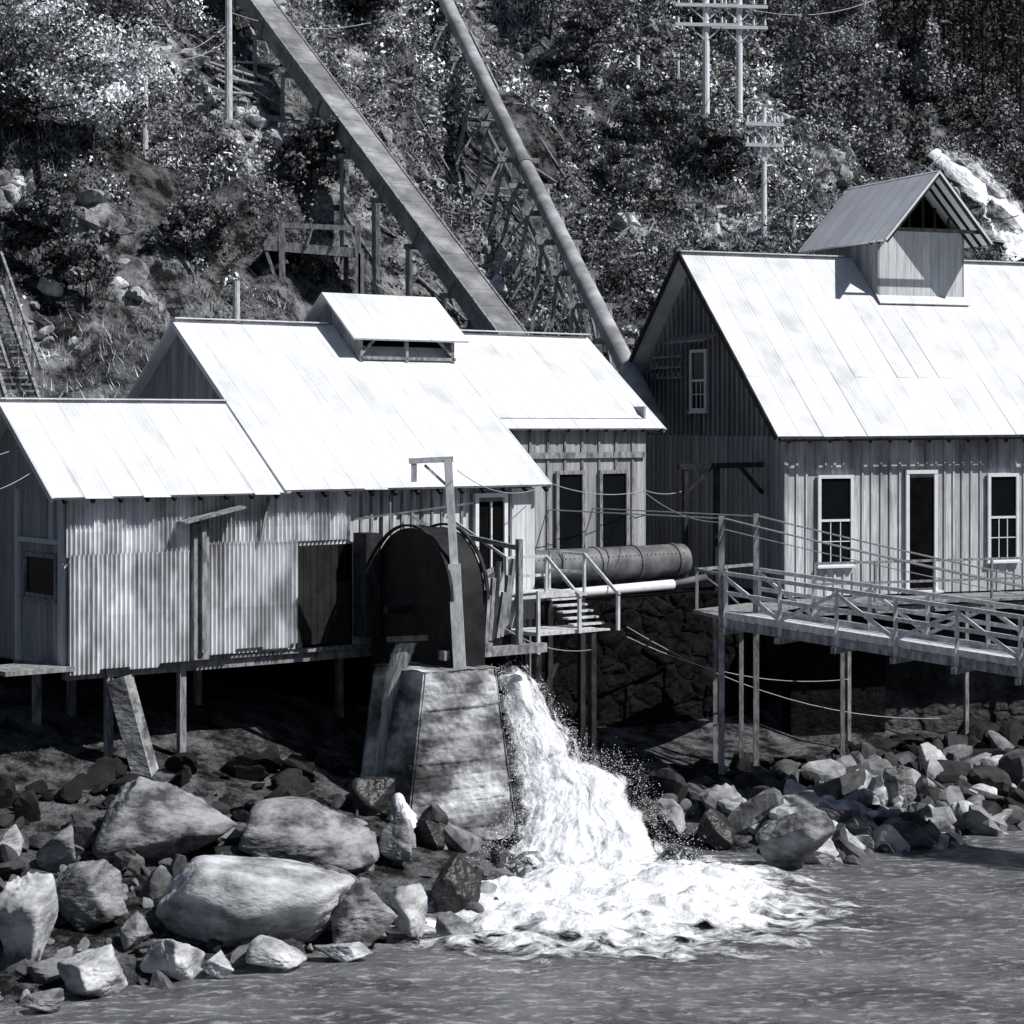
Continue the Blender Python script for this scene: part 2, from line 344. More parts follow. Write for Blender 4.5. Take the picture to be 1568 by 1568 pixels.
for i in range(1900):
    t=random.uniform(11.5,34); w=random.uniform(-9.0,-2.4)
    if t<13.2 and w<-5: continue
    X,Y=xy(t,w); raw.append((X,Y,random.choice([.1,.13,.17,.22,.28,.36,.5])*(1.0 if w<-4.5 else .8),np.clip((-3.2-w)/3.0,.06,1)*random.choice([.15,.4,.9,1.5,2.2])))  # stones darken towards the porch, its shade put into their tone
hz=HS(raw); rockmass('riprap_rocks',[(a[0],a[1],z+a[2]*.4) for a,z in zip(raw,hz)],[a[2] for a in raw],M['rip'],500,3,tones=[a[3] for a in raw])
raw=[]
for i in range(620):
    t=random.uniform(-9,7.8); w=random.uniform(-9.6,0)
    X,Y=xy(t,w); raw.append((X,Y,random.choice([.07,.1,.14,.2,.28,.38]),random.uniform(.15,1.3)*np.clip((-w-1)/4,.06,1)))  # cobbles darken towards the mill, its shade put into their tone
hz=HS(raw); rockmass('shore_cobbles',[(a[0],a[1],z+a[2]*.3) for a,z in zip(raw,hz)],[a[2] for a in raw],M['rip'],1500,3,tones=[a[3] for a in raw])
raw=[]
for i in range(240):
    t=random.uniform(-8,64); w=random.uniform(11,48)
    X,Y=xy(t,w)
    if vn(X/6,Y/6,seed=77)<.5: continue
    raw.append((X,Y,random.choice([.12,.15,.2,.3]),random.uniform(.6,2.2)))
for (p,a,b,e) in OUTP:
    for k in range(int(5+e*2.5)):
        s=random.choice([.12,.2,.25,.35,.5]); X=p.x+random.uniform(-a,a)*.8*p.y/FP; Y=p.y+random.uniform(-b,b)*1.5*p.y/FP
        raw.append((X,Y,s,random.uniform(.7,2.4)))
hz=HS(raw); rockmass('hillside_rocks',[(a[0],a[1],z-a[2]*.02) for a,z in zip(raw,hz)],[a[2] for a in raw],M['rip'],3000,3,tones=[a[3] for a in raw])
# ------------------------------------------------------------ foliage
def leaves(centers,radii,counts,sizes,tones,seed):
    r=np.random.default_rng(seed)
    C=np.repeat(np.array(centers),counts,0); R=np.repeat(np.array(radii),counts,0); S=np.repeat(np.array(sizes),counts); Tn=np.repeat(np.array(tones),counts)
    n=len(C); d=r.normal(size=(n,3)); d/=np.linalg.norm(d,axis=1)[:,None]
    rad=r.uniform(.2,1.05,n)**.5
    lump=.62+.7*vn(d[:,0]*2.3+C[:,0]*3.1,d[:,1]*2.3+C[:,1]*3.1,d[:,2]*2.3,seed=seed)
    P=C+d*(rad*lump)[:,None]*R
    nn=d+r.normal(size=(n,3))*.55; nn/=np.linalg.norm(nn,axis=1)[:,None]
    a=r.normal(size=(n,3)); a-=nn*(a*nn).sum(1)[:,None]; a/=np.linalg.norm(a,axis=1)[:,None]
    b=np.cross(nn,a)
    s=(S*r.uniform(.5,1.3,n))[:,None]
    V=np.stack([P-a*s,P+b*s*.55,P+a*s,P-b*s*.55],1).reshape(-1,3)
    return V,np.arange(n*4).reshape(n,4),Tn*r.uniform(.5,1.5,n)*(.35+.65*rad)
def leafobj(name,c,rd,cn,sz,tn,seed,m='leaf',parent=None):
    V,Fq,Tn=leaves(c,rd,cn,sz,tn,seed); return np_obj(name,V,Fq,M[m],tone=Tn,parent=parent)
n=17000
t=rng.uniform(-12,72,n); w=rng.uniform(10.3,52,n); X,Y=xy(t,w)
den=vn(X/4.5,Y/4.5,seed=31)*.6+vn(X/1.6,Y/1.6,seed=33)*.4; grp=vn(X/6,Y/6,seed=39); Zh=height(X,Y)
c=[];rd=[];cn=[];sz=[];tn=[]
ok=(np.abs(X/Y)<.26)&(Y>46)&(den>.40)
for p,a,b,e in OUTP: ok&=~((((X-p.x)/(a*p.y/FP))**2+((Y-p.y)/(b*p.y/FP*2.2))**2<.9)&(rng.uniform(0,1,n)<(.75 if e<6 else 1)))
dd=np.array([PZ.x-PA.x,PZ.y-PA.y]); kk_=((X-PA.x)*dd[0]+(Y-PA.y)*dd[1])/(dd**2).sum(); ok&=np.hypot(X-PA.x-kk_*dd[0],Y-PA.y-kk_*dd[1])>1.3
for i in np.nonzero(ok)[0]:
    R=random.uniform(.2,.75)*(1.35 if den[i]>.58 else 1)
    if X[i]/Y[i]<-.17 and Y[i]<62: R*=.7
    c.append((X[i],Y[i],Zh[i]+R*.35)); rd.append((R,R,R*random.uniform(.6,1.3))); cn.append(int(110*R*R+20)); sz.append(random.uniform(.055,.1)*(Y[i]/75)); tn.append(random.choice([.12,.3,.65,1.2,2.5])*(.25+1.9*grp[i]))
print('bushes',len(c),'leaves',sum(cn))
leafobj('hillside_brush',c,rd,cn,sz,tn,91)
n=130000
t=rng.uniform(-12,72,n); w=rng.uniform(10.3,52,n); X,Y=xy(t,w); gd=fbm(X/4,Y/4,o=3,seed=55); k=(np.abs(X/Y)<.26)&(gd>.42); X=X[k];Y=Y[k]; gd=gd[k]; Z=height(X,Y); n=len(X)
hgt=rng.uniform(.1,.42,n); ang=rng.uniform(0,6.28,n); lx=rng.normal(0,.18,n); ly=rng.normal(-.1,.18,n); wd=.022*(Y/60)
V=np.stack([np.stack([X-np.cos(ang)*wd,Y-np.sin(ang)*wd,Z-.05],-1),np.stack([X+np.cos(ang)*wd,Y+np.sin(ang)*wd,Z-.05],-1),np.stack([X+lx,Y+ly,Z+hgt],-1)],1).reshape(-1,3)
np_obj('hillside_grass',V,np.arange(n*3).reshape(n,3),M['grass'],tone=rng.uniform(.3,1.3,n)*np.clip((gd-.42)*9,.15,1.8))
def tree(name,base,h,R,nleaf,lsz,tone,seed,lean=(0,0)):
    e=empty(name,base); r=random.Random(seed); b=MB(); cl=[];rr=[];cc=[];ss=[];tt=[]
    tp=Vector((lean[0],lean[1],h*.75)); pts=[Vector((0,0,-.4)),Vector((r.uniform(-.2,.2),0,h*.3)),tp*.7,tp]
    for i in range(3): b.cyl(pts[i],pts[i+1],h*.016*(1-.28*i),h*.016*(1-.28*(i+1)),8)
    for k in range(20):
        f=r.uniform(.0,1); p=pts[1].lerp(tp,f)
        a=r.uniform(0,6.28); l=R*r.uniform(.5,1.0)*(1.1-.4*f); q=p+Vector((math.cos(a)*l,math.sin(a)*l,l*r.uniform(.0,.6)))
        b.cyl(p,q,h*.007,h*.003,6); s=R*r.uniform(.18,.36)
        for j in range(3):
            qq=p.lerp(q,.5+.3*j)+Vector((r.uniform(-1,1),r.uniform(-1,1),r.uniform(-.9,.7)))*s*.9
            cl.append(tuple(qq));rr.append((s,s,s*.7));cc.append(nleaf//60);ss.append(lsz);tt.append(tone*r.choice([.15,.4,.8,1.2,1.7]))
    b.obj('trunk',M['dtimber'],e,True)
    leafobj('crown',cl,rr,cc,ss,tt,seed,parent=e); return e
for (px,py,h,R,tn_) in [(60,290,6.5,3.0,2.8),(140,255,4.5,2.0,3.0),(0,250,7,3,2.8),(35,100,7,3,2.4),(110,140,5,2.4,2.4),(180,60,4.5,2,2.4)]:
    p=spot(px,py); tree('broadleaf_tree',(p.x,p.y,hs(p.x,p.y)),h,R,13000,.075,tn_,px+11)
for (px,py,h,R,tn_) in [(905,130,4,1.5,1.3),(840,60,4,1.6,.9),(1010,250,4,1.5,1.2),(1110,290,3,1.3,1.0),(560,60,3.5,1.4,1.2),(1240,170,5,2,1.4),(1290,110,5,2,1.6),(950,320,3,1.3,1.5),(300,420,2.6,1.2,.8),(480,310,3,1.3,.6),(60,420,2.6,1.2,.7),(130,470,2.2,1.1,.5)]:
    p=spot(px,py); tree('young_tree',(p.x,p.y,hs(p.x,p.y)),h,R,6000,.09,tn_,px+17)
c=[];rd=[];cn=[];sz=[];tn=[];tb=MB(); gul=OUTP[0][0]
for i in range(420):
    t=random.uniform(50,96); w=random.uniform(14,60); X,Y=xy(t,w)
    dark=t>67
    if not dark and random.random()<.5: continue
    if X/Y>.185 and Y<gul.y+7: continue
    h=random.uniform(3,6) if not dark else random.uniform(7,13); z0=hs(X,Y)
    tb.cyl((X,Y,z0-.3),(X,Y,z0+h*.9),.12,.03,5)
    tt=(.2 if dark else 1.1)*random.uniform(.5,1.3)
    for k in range(8):
        f=k/7; R=h*(.2 if dark else .3)*(1-f*.88)
        c.append((X+random.uniform(-.2,.2),Y+random.uniform(-.2,.2),z0+h*(.12+.88*f))); rd.append((R,R,h*.1)); cn.append(int(150*(1-f*.7))); sz.append(.12); tn.append(tt*random.uniform(.6,1.4))
fo=empty('distant_forest'); tb.obj('trunks',M['dtimber'],fo); leafobj('crowns',c,rd,cn,sz,tn,191,parent=fo)
# ------------------------------------------------------------ LEFT MILL
A1=math.atan2(UY,UX)
mill=empty('corrugated_mill_building',(OX,OY,0),A1)
EZ=7.54; SL=.775; ZB=4.05
def rz(v): return EZ+SL*v
VR=4.98; RZ=rz(VR)
r=MB()
r.slab([(0,0,EZ),(5.6,0,EZ),(5.6,2.55,rz(2.55)),(0,2.55,rz(2.55))],.05)
r.slab([(0,2.55,rz(2.55)),(5.6,2.55,rz(2.55)),(5.6,5.4,rz(2.55)-1.9),(0,5.4,rz(2.55)-1.9)],.05)
r.obj('lower_roof',M['roof'],mill)
r=MB(); o=.05
r.slab([(5.47,-.02,EZ+o),(12.78,-.02,EZ+o),(12.78,VR,RZ+o),(5.47,VR,RZ+o)],.06)
r.slab([(5.47,VR,RZ+o),(12.78,VR,RZ+o),(12.78,9.6,RZ+o-SL*4.62),(5.47,9.6,RZ+o-SL*4.62)],.06)
r.obj('main_roof',M['roof'],mill)
r=MB(); rr_=random.Random(3)
x=5.5
while x<12.1:
    if rr_.random()<.6:
        v0=rr_.choice([-.05,2.0,1.2]); v1=v0+rr_.choice([1.9,2.4]); z_=.054+rr_.uniform(0,.006)
        if not (9.4<x<13.1 and v1>3.3): r.slab([(x,v0,rz(v0)+z_+.008),(x+.62,v0,rz(v0)+z_),(x+.62,v1,rz(v1)+z_),(x,v1,rz(v1)+z_)],.004)
    x+=.66
x=.05
while x<5.0:
    if rr_.random()<.5: r.slab([(x,-.06,rz(-.06)+.016),(x+.62,-.06,rz(-.06)+.008),(x+.62,1.4,rz(1.4)+.006),(x,1.4,rz(1.4)+.006)],.004)
    x+=.66
r.obj('patched_roof_sheets',M['roof'],mill)
r=MB()
r.slab([(12.78,1.8,rz(1.8)-.03),(18.05,1.8,rz(1.8)-.03),(18.05,VR,RZ-.03),(12.78,VR,RZ-.03)],.06)
r.slab([(12.78,VR,RZ-.03),(18.05,VR,RZ-.03),(18.05,8.4,RZ-SL*3.4),(12.78,8.4,RZ-SL*3.4)],.06)
r.obj('annex_roof',M['roof'],mill)
r=MB()
x=.3
while x<12.7: r.beam((x,.02,EZ-.1),(x,.5,EZ-.1+SL*.5),.07,.09); x+=.62
x=13
while x<18: r.beam((x,1.83,rz(1.83)-.12),(x,2.2,rz(2.2)-.12),.07,.09); x+=.62
r.obj('rafter_tails',M['dtimber'],mill)
r=MB(); r.beam((5.45,VR,RZ+.09),(9.7,VR,RZ+.09),.3,.03); r.beam((12.95,VR,RZ+.03),(18.07,VR,RZ+.03),.3,.03)
r.beam((0,2.55,rz(2.55)+.03),(5.45,2.55,rz(2.55)+.03),.26,.03)
for (a,b_) in (((0,0,EZ-.06),(0,2.55,rz(2.55)-.06)),((5.46,0,EZ),(5.46,VR,RZ-.03)),((12.79,0,EZ),(12.79,VR,RZ-.02)),((18.06,1.8,rz(1.8)-.1),(18.06,VR,RZ-.1))):
    r.beam(a,b_,.05,.12)
r.obj('ridge_and_verge_trim',M['roof'],mill)
def corr(mb,t0,t1,v,zf0,zf1,per=.105,amp=.034,seg=6,jag=0):
    n=int((t1-t0)/per*seg); xs=np.linspace(t0,t1,n+1)
    vs=[];fs=[]
    for i,x in enumerate(xs):
        sh=int((x-t0)/.68)
        yy=v+amp*math.sin(2*math.pi*(x-t0)/per)+.012*((sh*7)%3)
        zb=zf0+(jag*(((sh*13)%5)/5-.2) if jag else 0)
        vs+=[(x,yy,zb),(x,yy,zf1)]
    for i in range(n): fs.append((2*i,2*i+2,2*i+3,2*i+1))
    mb.add(vs,fs)
c1=MB(); corr(c1,.55,3.3,.33,ZB-.1,6.35,jag=.14); corr(c1,.5,3.4,.38,6.3,EZ+.15)
corr(c1,3.75,6.0,.36,ZB+.1,6.5,jag=.14); corr(c1,3.4,7.4,.385,6.45,EZ+.15)
c1.obj('corrugated_front_wall',M['corrwall'],mill)
w=MB(); w.box(.6,6.0,.46,.5,ZB+.05,EZ+.2); w.box(6.0,7.5,.46,.5,6.35,EZ+.2); w.box(7.5,12.6,.46,.5,ZB+.05,EZ+.2)
w.obj('front_sheathing',M['board'],mill)
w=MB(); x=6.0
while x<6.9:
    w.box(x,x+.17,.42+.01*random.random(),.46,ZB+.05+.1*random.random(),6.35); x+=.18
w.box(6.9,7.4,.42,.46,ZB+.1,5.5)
w.obj('painted_shadow_boards',M['dmetal'],mill)  # near-black boards carry part of the wheel housing's shadow as colour
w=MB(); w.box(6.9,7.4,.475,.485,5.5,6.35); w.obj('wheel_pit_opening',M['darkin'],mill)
w=MB()
for x in np.arange(7.7,12.5,.28): 
    if not(10.8<x<11.7): w.box(x-.03,x+.03,.425,.458,ZB+.1,EZ+.1)
w.box(3.36,3.72,.25,.435,ZB,6.9); w.obj('wall_battens',M['timber'],mill)
w=MB(); w.box(.55,.6,.5,5.2,ZB,EZ+.3)
w.poly([(.575,.5,EZ+.3),(.575,2.55,rz(2.55)-.08),(.575,5.2,EZ+.3)])
w.box(5.75,5.8,.5,9.2,ZB,EZ+.3)
w.poly([(5.775,.5,EZ+.3),(5.775,VR,RZ-.08),(5.775,9.2,EZ+.5)])
w.box(12.56,12.6,.5,9.2,3.0,EZ+.3); w.poly([(12.58,.5,EZ+.2),(12.58,VR,RZ-.08),(12.58,9.2,EZ+.5)])
w.box(.6,12.6,9.2,9.25,ZB,EZ+.5); w.box(.6,5.75,5.2,5.25,ZB,EZ+.3)
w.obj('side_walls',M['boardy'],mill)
w=MB(); w.box(.6,12.55,.5,9.2,ZB-.05,ZB+.05); w.box(-.9,.6,.2,1.5,ZB-.03,ZB+.06); w.obj('floor',M['timber'],mill)
w=MB(); w.box(.47,.545,.5,.72,ZB,EZ+.1); w.box(.47,.545,2.6,2.75,ZB,EZ+.1); w.box(.46,.545,.72,2.6,6.55,6.65); w.box(.5,.545,1.0,1.2,6.65,EZ); w.obj('side_wall_boards',M['lboard'],mill)
mg=bpy.data.materials.new('dark_window_glass'); mg.use_nodes=True; bb=mg.node_tree.nodes['Principled BSDF']
nn=mg.node_tree.nodes.new('ShaderNodeTexNoise'); nn.inputs['Scale'].default_value=1.5
rr_=mg.node_tree.nodes.new('ShaderNodeValToRGB'); rr_.color_ramp.elements[0].color=(.002,.0025,.003,1); rr_.color_ramp.elements[1].color=(.010,.012,.014,1)
mg.node_tree.links.new(nn.outputs[0],rr_.inputs[0]); mg.node_tree.links.new(rr_.outputs[0],bb.inputs['Base Color'])
bb.inputs['Roughness'].default_value=.25; bb.inputs['Specular IOR Level'].default_value=.12; M['glass']=mg
def window(name,parent,plane,a0,a1,z0,z1,off,fr=.09,sash=True,frm='white'):
    f=MB(); gl=MB()
    def bx(mb,p0,p1,q0,q1,d0,d1):
        if plane=='y': mb.box(p0,p1,off-d1,off-d0,q0,q1)
        else: mb.box(off-d1,off-d0,p0,p1,q0,q1)
    bx(gl,a0,a1,z0,z1,.002,.012)
    bx(f,a0-fr,a0,z0-fr,z1+fr,0,.06); bx(f,a1,a1+fr,z0-fr,z1+fr,0,.06)
    bx(f,a0,a1,z1,z1+fr,0,.06); bx(f,a0,a1,z0-fr,z0,0,.06)
    bx(f,a0-fr-.04,a1+fr+.04,z0-fr-.05,z0-fr,0,.11)
    if sash:
        zm=(z0+z1)/2; bx(f,a0,a1,zm-.03,zm+.03,.013,.045)
        for k in (1,2): 
            x=a0+(a1-a0)*k/3
            bx(f,x-.012,x+.012,z0,zm-.03,.013,.03)
        bx(f,a0,a1,(z0+zm)/2-.012,(z0+zm)/2+.012,.031,.04)
    f.obj(name+'_frame',M[frm],parent); gl.obj(name+'_pane',M['glass'],parent)
window('side_window',mill,'x',.95,2.3,5.5,6.25,.55,frm='timber',sash=False)
d=MB(); d.box(10.9,11.65,.36,.402,5.55,7.2); d.obj('mill_doorway',M['darkin'],mill)
d=MB(); d.box(10.8,10.9,.3,.42,5.5,7.3); d.box(11.65,11.75,.3,.42,5.5,7.3); d.box(10.8,11.75,.3,.42,7.3,7.4); d.box(11.25,11.29,.3,.35,5.6,7.2); d.obj('doorway_trim',M['white'],mill)
d=MB(); d.box(11.9,12.58,.34,.42,4.4,7.5); d.obj('corner_boards',M['lboard'],mill)
w=MB(); w.box(12.6,17.6,2.1,2.16,4.9,rz(2.1)); w.obj('annex_wall',M['boarda'],mill)
w=MB()
for x in np.arange(12.7,17.6,.56): w.box(x-.03,x+.03,2.06,2.098,4.9,rz(2.1)-.1)
w.box(12.6,17.6,2.02,2.058,8.15,8.3); w.obj('annex_battens',M['timber'],mill)
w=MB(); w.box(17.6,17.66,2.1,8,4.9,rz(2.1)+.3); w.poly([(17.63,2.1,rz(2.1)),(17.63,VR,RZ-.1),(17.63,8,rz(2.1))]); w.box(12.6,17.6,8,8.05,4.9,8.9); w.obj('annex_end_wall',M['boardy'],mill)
window('annex_window_a',mill,'y',14.7,15.45,5.75,7.75,2.06,frm='timber',sash=False)
window('annex_window_b',mill,'y',16.12,16.92,5.75,7.75,2.06,frm='timber',sash=False)
r=MB(); CZ=12.25
r.slab([(9.6,3.55,11.08),(13.05,3.55,11.08),(13.05,5,CZ),(9.6,5,CZ)],.05); r.slab([(9.6,5,CZ),(13.05,5,CZ),(13.05,6.45,11.08),(9.6,6.45,11.08)],.05)
r.obj('monitor_roof',M['roof'],mill)
r=MB()
for x in (9.9,12.75):
    r.box(x,x+.05,3.85,6.2,10.4,11.2); r.poly([(x+.025,3.85,11.2),(x+.025,5,CZ-.08),(x+.025,6.2,11.2)])
r.obj('monitor_end_walls',M['boardy'],mill)
r=MB(); r.box(9.95,12.75,4.3,4.35,10.6,11.5); r.obj('monitor_louvre',M['darkin'],mill)
r=MB(); r.beam((9.9,3.8,10.62),(12.8,3.8,10.62),.08,.08)
for x in (9.95,11.3,12.7): r.beam((x,3.8,10.5),(x,3.8,11.2),.08,.08)
for x in (9.95,12.7): r.beam((x,3.8,10.7),(x+(.5 if x<11 else -.5),3.8,11.15),.06,.06)
r.obj('monitor_frame',M['timber'],mill)
r=MB()
for (x,y,zb) in ((1.55,.6,1.5),(3.25,.6,2.0),(1.9,3,2.5),(5,3,2.5),(.9,2.6,2.2),(8.8,3,2.0)): r.beam((x,y,zb-.3),(x,y,ZB-.05),.15,.15)
for y in (.7,3,6): r.beam((.6,y,ZB-.15),(12.5,y,ZB-.15),.2,.22)
r.obj('foundation_posts',M['timber'],mill)
r=MB(); r.beam((2.15,.05,1.7),(1.75,.5,3.78),.5,.4); r.obj('leaning_prop',M['conc'],mill)
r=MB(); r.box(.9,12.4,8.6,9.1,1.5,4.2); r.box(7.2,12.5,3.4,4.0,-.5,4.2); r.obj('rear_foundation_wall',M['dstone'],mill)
r=MB(); r.beam((3.0,.2,6.95),(4.4,.1,7.25),.5,.05); r.beam((3.55,.2,4.2),(3.55,.2,7.0),.1,.1); r.beam((5.2,.28,7.45),(5.0,.28,6.5),.06,.06); r.obj('wall_bracket',M['timber'],mill)
r=MB(); r.cyl((8.35,.25,6.6),(8.35,.25,7.4),.03); r.beam((7.4,.2,6.9),(9.6,-1.2,7.25),.04,.04); r.beam((8.9,.3,6.95),(10.2,-.4,6.2),.05,.05); r.obj('front_braces',M['timber'],mill)
# ------------------------------------------------------------ wheel housing
wh=empty('water_wheel_housing',(OX,OY,0),A1)
def disc(mb,x0,x1,cy,cz,R,a0,a1,n=24,zbot=None):
    pts=[(cy+R*math.cos(a0+(a1-a0)*i/n),cz+R*math.sin(a0+(a1-a0)*i/n)) for i in range(n+1)]
    pts=[(pts[0][0],zbot)]+pts+[(pts[-1][0],zbot)]
    k=len(pts); mb.add([(x0,a,b) for a,b in pts]+[(x1,a,b) for a,b in pts],
      [tuple(range(k)),tuple(range(k,2*k))[::-1]]+[(i,(i+1)%k,k+(i+1)%k,k+i) for i in range(k)])
h=MB(); disc(h,7.85,8.75,-1.25,5.25,1.5,0,math.pi,28,3.5); h.obj('hood',M['dmetal'],wh)
h=MB()
for (a0,a1) in ((7.79,7.85),(8.75,8.81)):
    n=28
    for i in range(n):
        p=[(-1.25+1.56*math.cos(math.pi*k/n),5.25+1.56*math.sin(math.pi*k/n)) for k in (i,i+1)]
        h.beam(((a0+a1)/2,p[0][0],p[0][1]),((a0+a1)/2,p[1][0],p[1][1]),.05,.08,up=(1,0,0))
h.obj('hood_rim',M['dtimber'],wh)
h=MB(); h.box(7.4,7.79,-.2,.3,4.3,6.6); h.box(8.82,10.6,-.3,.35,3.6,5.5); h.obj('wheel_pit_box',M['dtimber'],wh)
h=MB(); h.cyl((7.2,-1.25,5.0),(10.0,-1.25,5.0),.09,.09,12); h.cyl((9.3,-1.25,5.0),(9.5,-1.25,5.0),.55,.55,24); h.cyl((9.9,-1.25,5.0),(10.0,-1.25,5.0),.3,.3,20)
h.obj('shaft_and_pulley',M['dmetal'],wh)
h=MB(); h.beam((8.9,-2.7,4.2),(8.9,.3,4.2),.2,.2); h.beam((7.7,-2.6,4.1),(10.5,-2.6,4.1),.2,.2); h.beam((9.8,-2.6,4.2),(9.8,-2.6,6.5),.12,.12); h.beam((9.8,-2.6,6.3),(9.2,.3,6.7),.08,.1)
for k in range(7): h.beam((8.95+k*.26,-2.5+k*.2,4.3),(9.1+k*.26,-2.4+k*.15,5.3+.35*(k%3)),.09,.09)
h.beam((8.9,-2.2,5.6),(10.6,-.6,5.7),.06,.1); h.beam((8.9,-2.2,5.0),(10.6,-.6,4.9),.06,.1)
h.obj('bearing_frame',M['timber'],wh)
def sheet(name,Lp,Rp,m,nr=90,nc=40,bulge=.2,stre=.1,seed=3,drop=.25,parent=None,turb=0,smooth=6,rag=.9,dens=None,off=0,fs=(3,.9)):
    Lp=np.array([tuple(p) for p in Lp]);Rp=np.array([tuple(p) for p in Rp]); k=np.linspace(0,1,len(Lp)); s=np.linspace(0,1,nr)
    def ip(P):
        Q=np.stack([np.interp(s,k,P[:,i]) for i in range(3)],-1)
        for _ in range(int(nr/smooth)): Q[1:-1]=(Q[:-2]+Q[2:]+2*Q[1:-1])/4
        return Q
    Lq,Rq=ip(Lp),ip(Rp); c=np.linspace(0,1,nc)
    P=Lq[:,None,:]*(1-c)[None,:,None]+Rq[:,None,:]*c[None,:,None]
    tan=np.gradient((Lq+Rq)/2,axis=0); across=Rq-Lq
    nm=np.cross(across,tan); nm/=np.linalg.norm(nm,axis=1)[:,None]
    nm=np.where((nm[:,1]>0)[:,None],-nm,nm)
    C,S=np.meshgrid(c,s); wdt=np.linalg.norm(across,axis=1)[:,None]; ln=np.linalg.norm(np.gradient((Lq+Rq)/2,axis=0),axis=1).sum()
    edge=np.sin(np.pi*np.clip(C,0,1))**.5
    d=off+bulge*edge+stre*(fbm(C*wdt*4,S*ln*.9,o=3,seed=seed)-.5)*2*(.3+.7*S)-drop*(1-edge)
    if turb: d=d+turb*((fbm(C*wdt*1.6,S*ln*.9,o=4,seed=seed+5)-.5)*2*(.15+S))
    P=P+nm[:,None,:]*d[:,:,None]
    P[:,:,0]+=(fbm(S*ln*2.2,C*1.5,o=4,seed=seed+9)-.5)*rag*(.25+S)*np.abs(C-.5)*2
    dn_=fl=None
    if dens is not None:
        dn_=dens[0]+(dens[1]-dens[0])*np.clip(np.minimum(C,1-C)*dens[2],0,1)+0*S
        cw=(C-.5)*wdt
        fl=np.stack([cw*fs[0]+seed,S*ln*fs[1],0*S+seed*.37],-1).reshape(-1,3)
    return np_obj(name,P.reshape(-1,3),gridF(nr,nc),m,smooth=True,parent=parent,dens=dn_,flow=fl)
td=empty('tail_water')
DL=[ray(598,985,44.9),ray(590,1012,44.85),ray(583,1060,44.8),ray(575,1115,44.8),ray(570,1182,44.8)]; DR=[ray(648,985,44.9),ray(634,1012,44.85),ray(614,1060,44.8),ray(602,1115,44.8),ray(594,1182,44.8)]
sheet('wheel_discharge',DL,DR,M['thin'],120,60,.12,.05,11,.10,td,rag=.3,dens=(.12,.62,4),fs=(11,.5))
sheet('wheel_discharge_veil',DL,DR,M['fall'],120,60,.18,.05,14,.08,td,rag=.4,dens=(.1,.40,3),off=.06,fs=(14,.7))
b=MB(); b.slab([ray(592,975,44.7),ray(655,972,44.7),ray(655,972,45.3),ray(592,975,45.3)],.12); b.obj('spout_lip',M['dtimber'],td)
# ------------------------------------------------------------ pier, squared to the mill
pr=empty('concrete_pier')
Yf=44.1
def pc(px,py,Y,back):
    p=ray(px,py,Y)
    if back: p=p+Vector((-.616,.788,0))*1.9
    return np.array(p)
tc_=[pc(650,1030,Yf,0),pc(760,1030,Yf+1.1,0),pc(760,1030,Yf+1.1,1),pc(650,1030,Yf,1)]
bc_=[pc(622,1300,Yf-.35,0),pc(795,1290,Yf+.95,0),pc(795,1290,Yf+.95,1),pc(618,1300,Yf-.35,1)]
for l_ in (tc_,bc_):
    zz=l_[0][2]
    for q in l_: q[2]=zz
VV=[];FF=[];o=0; nr,nc=130,70
for s_ in range(4):
    a,b2=tc_[s_],tc_[(s_+1)%4]; c3,d3=bc_[s_],bc_[(s_+1)%4]
    v,u=np.meshgrid(np.linspace(0,1,nr),np.linspace(0,1,nc),indexing='ij')
    P=(a*(1-u[...,None])+b2*u[...,None])*(1-v[...,None])+(c3*(1-u[...,None])+d3*u[...,None])*v[...,None]
    nm=np.cross(b2-a,c3-a); nm/=np.linalg.norm(nm); cen=sum(tc_)/4
    if np.dot(nm,a-cen)<0: nm=-nm
    zz=P[...,2]+.04*fbm(u*3,u*0+s_,o=2,seed=6); per=.56; gr=np.abs(((zz/per)%1)-.5)*2; gr=-.03*np.clip((gr-.93)*14,0,1)
    row=np.floor(zz/per+.5); off=.05*(hsh(row,row*0+s_,row*0,3)-.5)
    e=np.minimum(np.minimum(u,1-u)*14,1)
    dsp=(gr+off+(fbm(P[...,0]*1.5+P[...,1],P[...,2]*1.5,P[...,1],o=4,seed=44)-.5)*.14+(fbm(P[...,0]*8+P[...,1]*8,P[...,2]*9,o=3,seed=45)-.5)*.06)*e-.04*(1-e)
    P=P+nm*dsp[...,None]; VV.append(P.reshape(-1,3)); FF.append(gridF(nr,nc)+o); o+=nr*nc
v,u=np.meshgrid(np.linspace(0,1,30),np.linspace(0,1,30),indexing='ij')
P=(tc_[0]*(1-u[...,None])+tc_[1]*u[...,None])*(1-v[...,None])+(tc_[3]*(1-u[...,None])+tc_[2]*u[...,None])*v[...,None]
P[...,2]+=(fbm(P[...,0]*3,P[...,1]*3,o=3,seed=9)-.5)*.08; VV.append(P.reshape(-1,3)); FF.append(gridF(30,30)+o)
np_obj('shaft',np.vstack(VV),np.vstack(FF),M['conc'],smooth=True,parent=pr)
b=MB(); pt=ray(705,1024,45.0); tp=ray(686,704,45.3)
pole=empty('timber_hoist_post'); b.beam(pt-Vector((0,0,.2)),pt.lerp(tp,.5),.26,.26,up=(0,1,0)); b.beam(pt.lerp(tp,.5),tp,.17,.17,up=(0,1,0))
b.beam(ray(626,706,45.3),ray(694,703,45.3),.14,.12); b.beam(ray(634,708,45.3),ray(634,738,45.3),.12,.12); b.beam(ray(650,712,45.3),ray(686,745,45.3),.06,.06)
b.obj('post',M['lt'],pole)
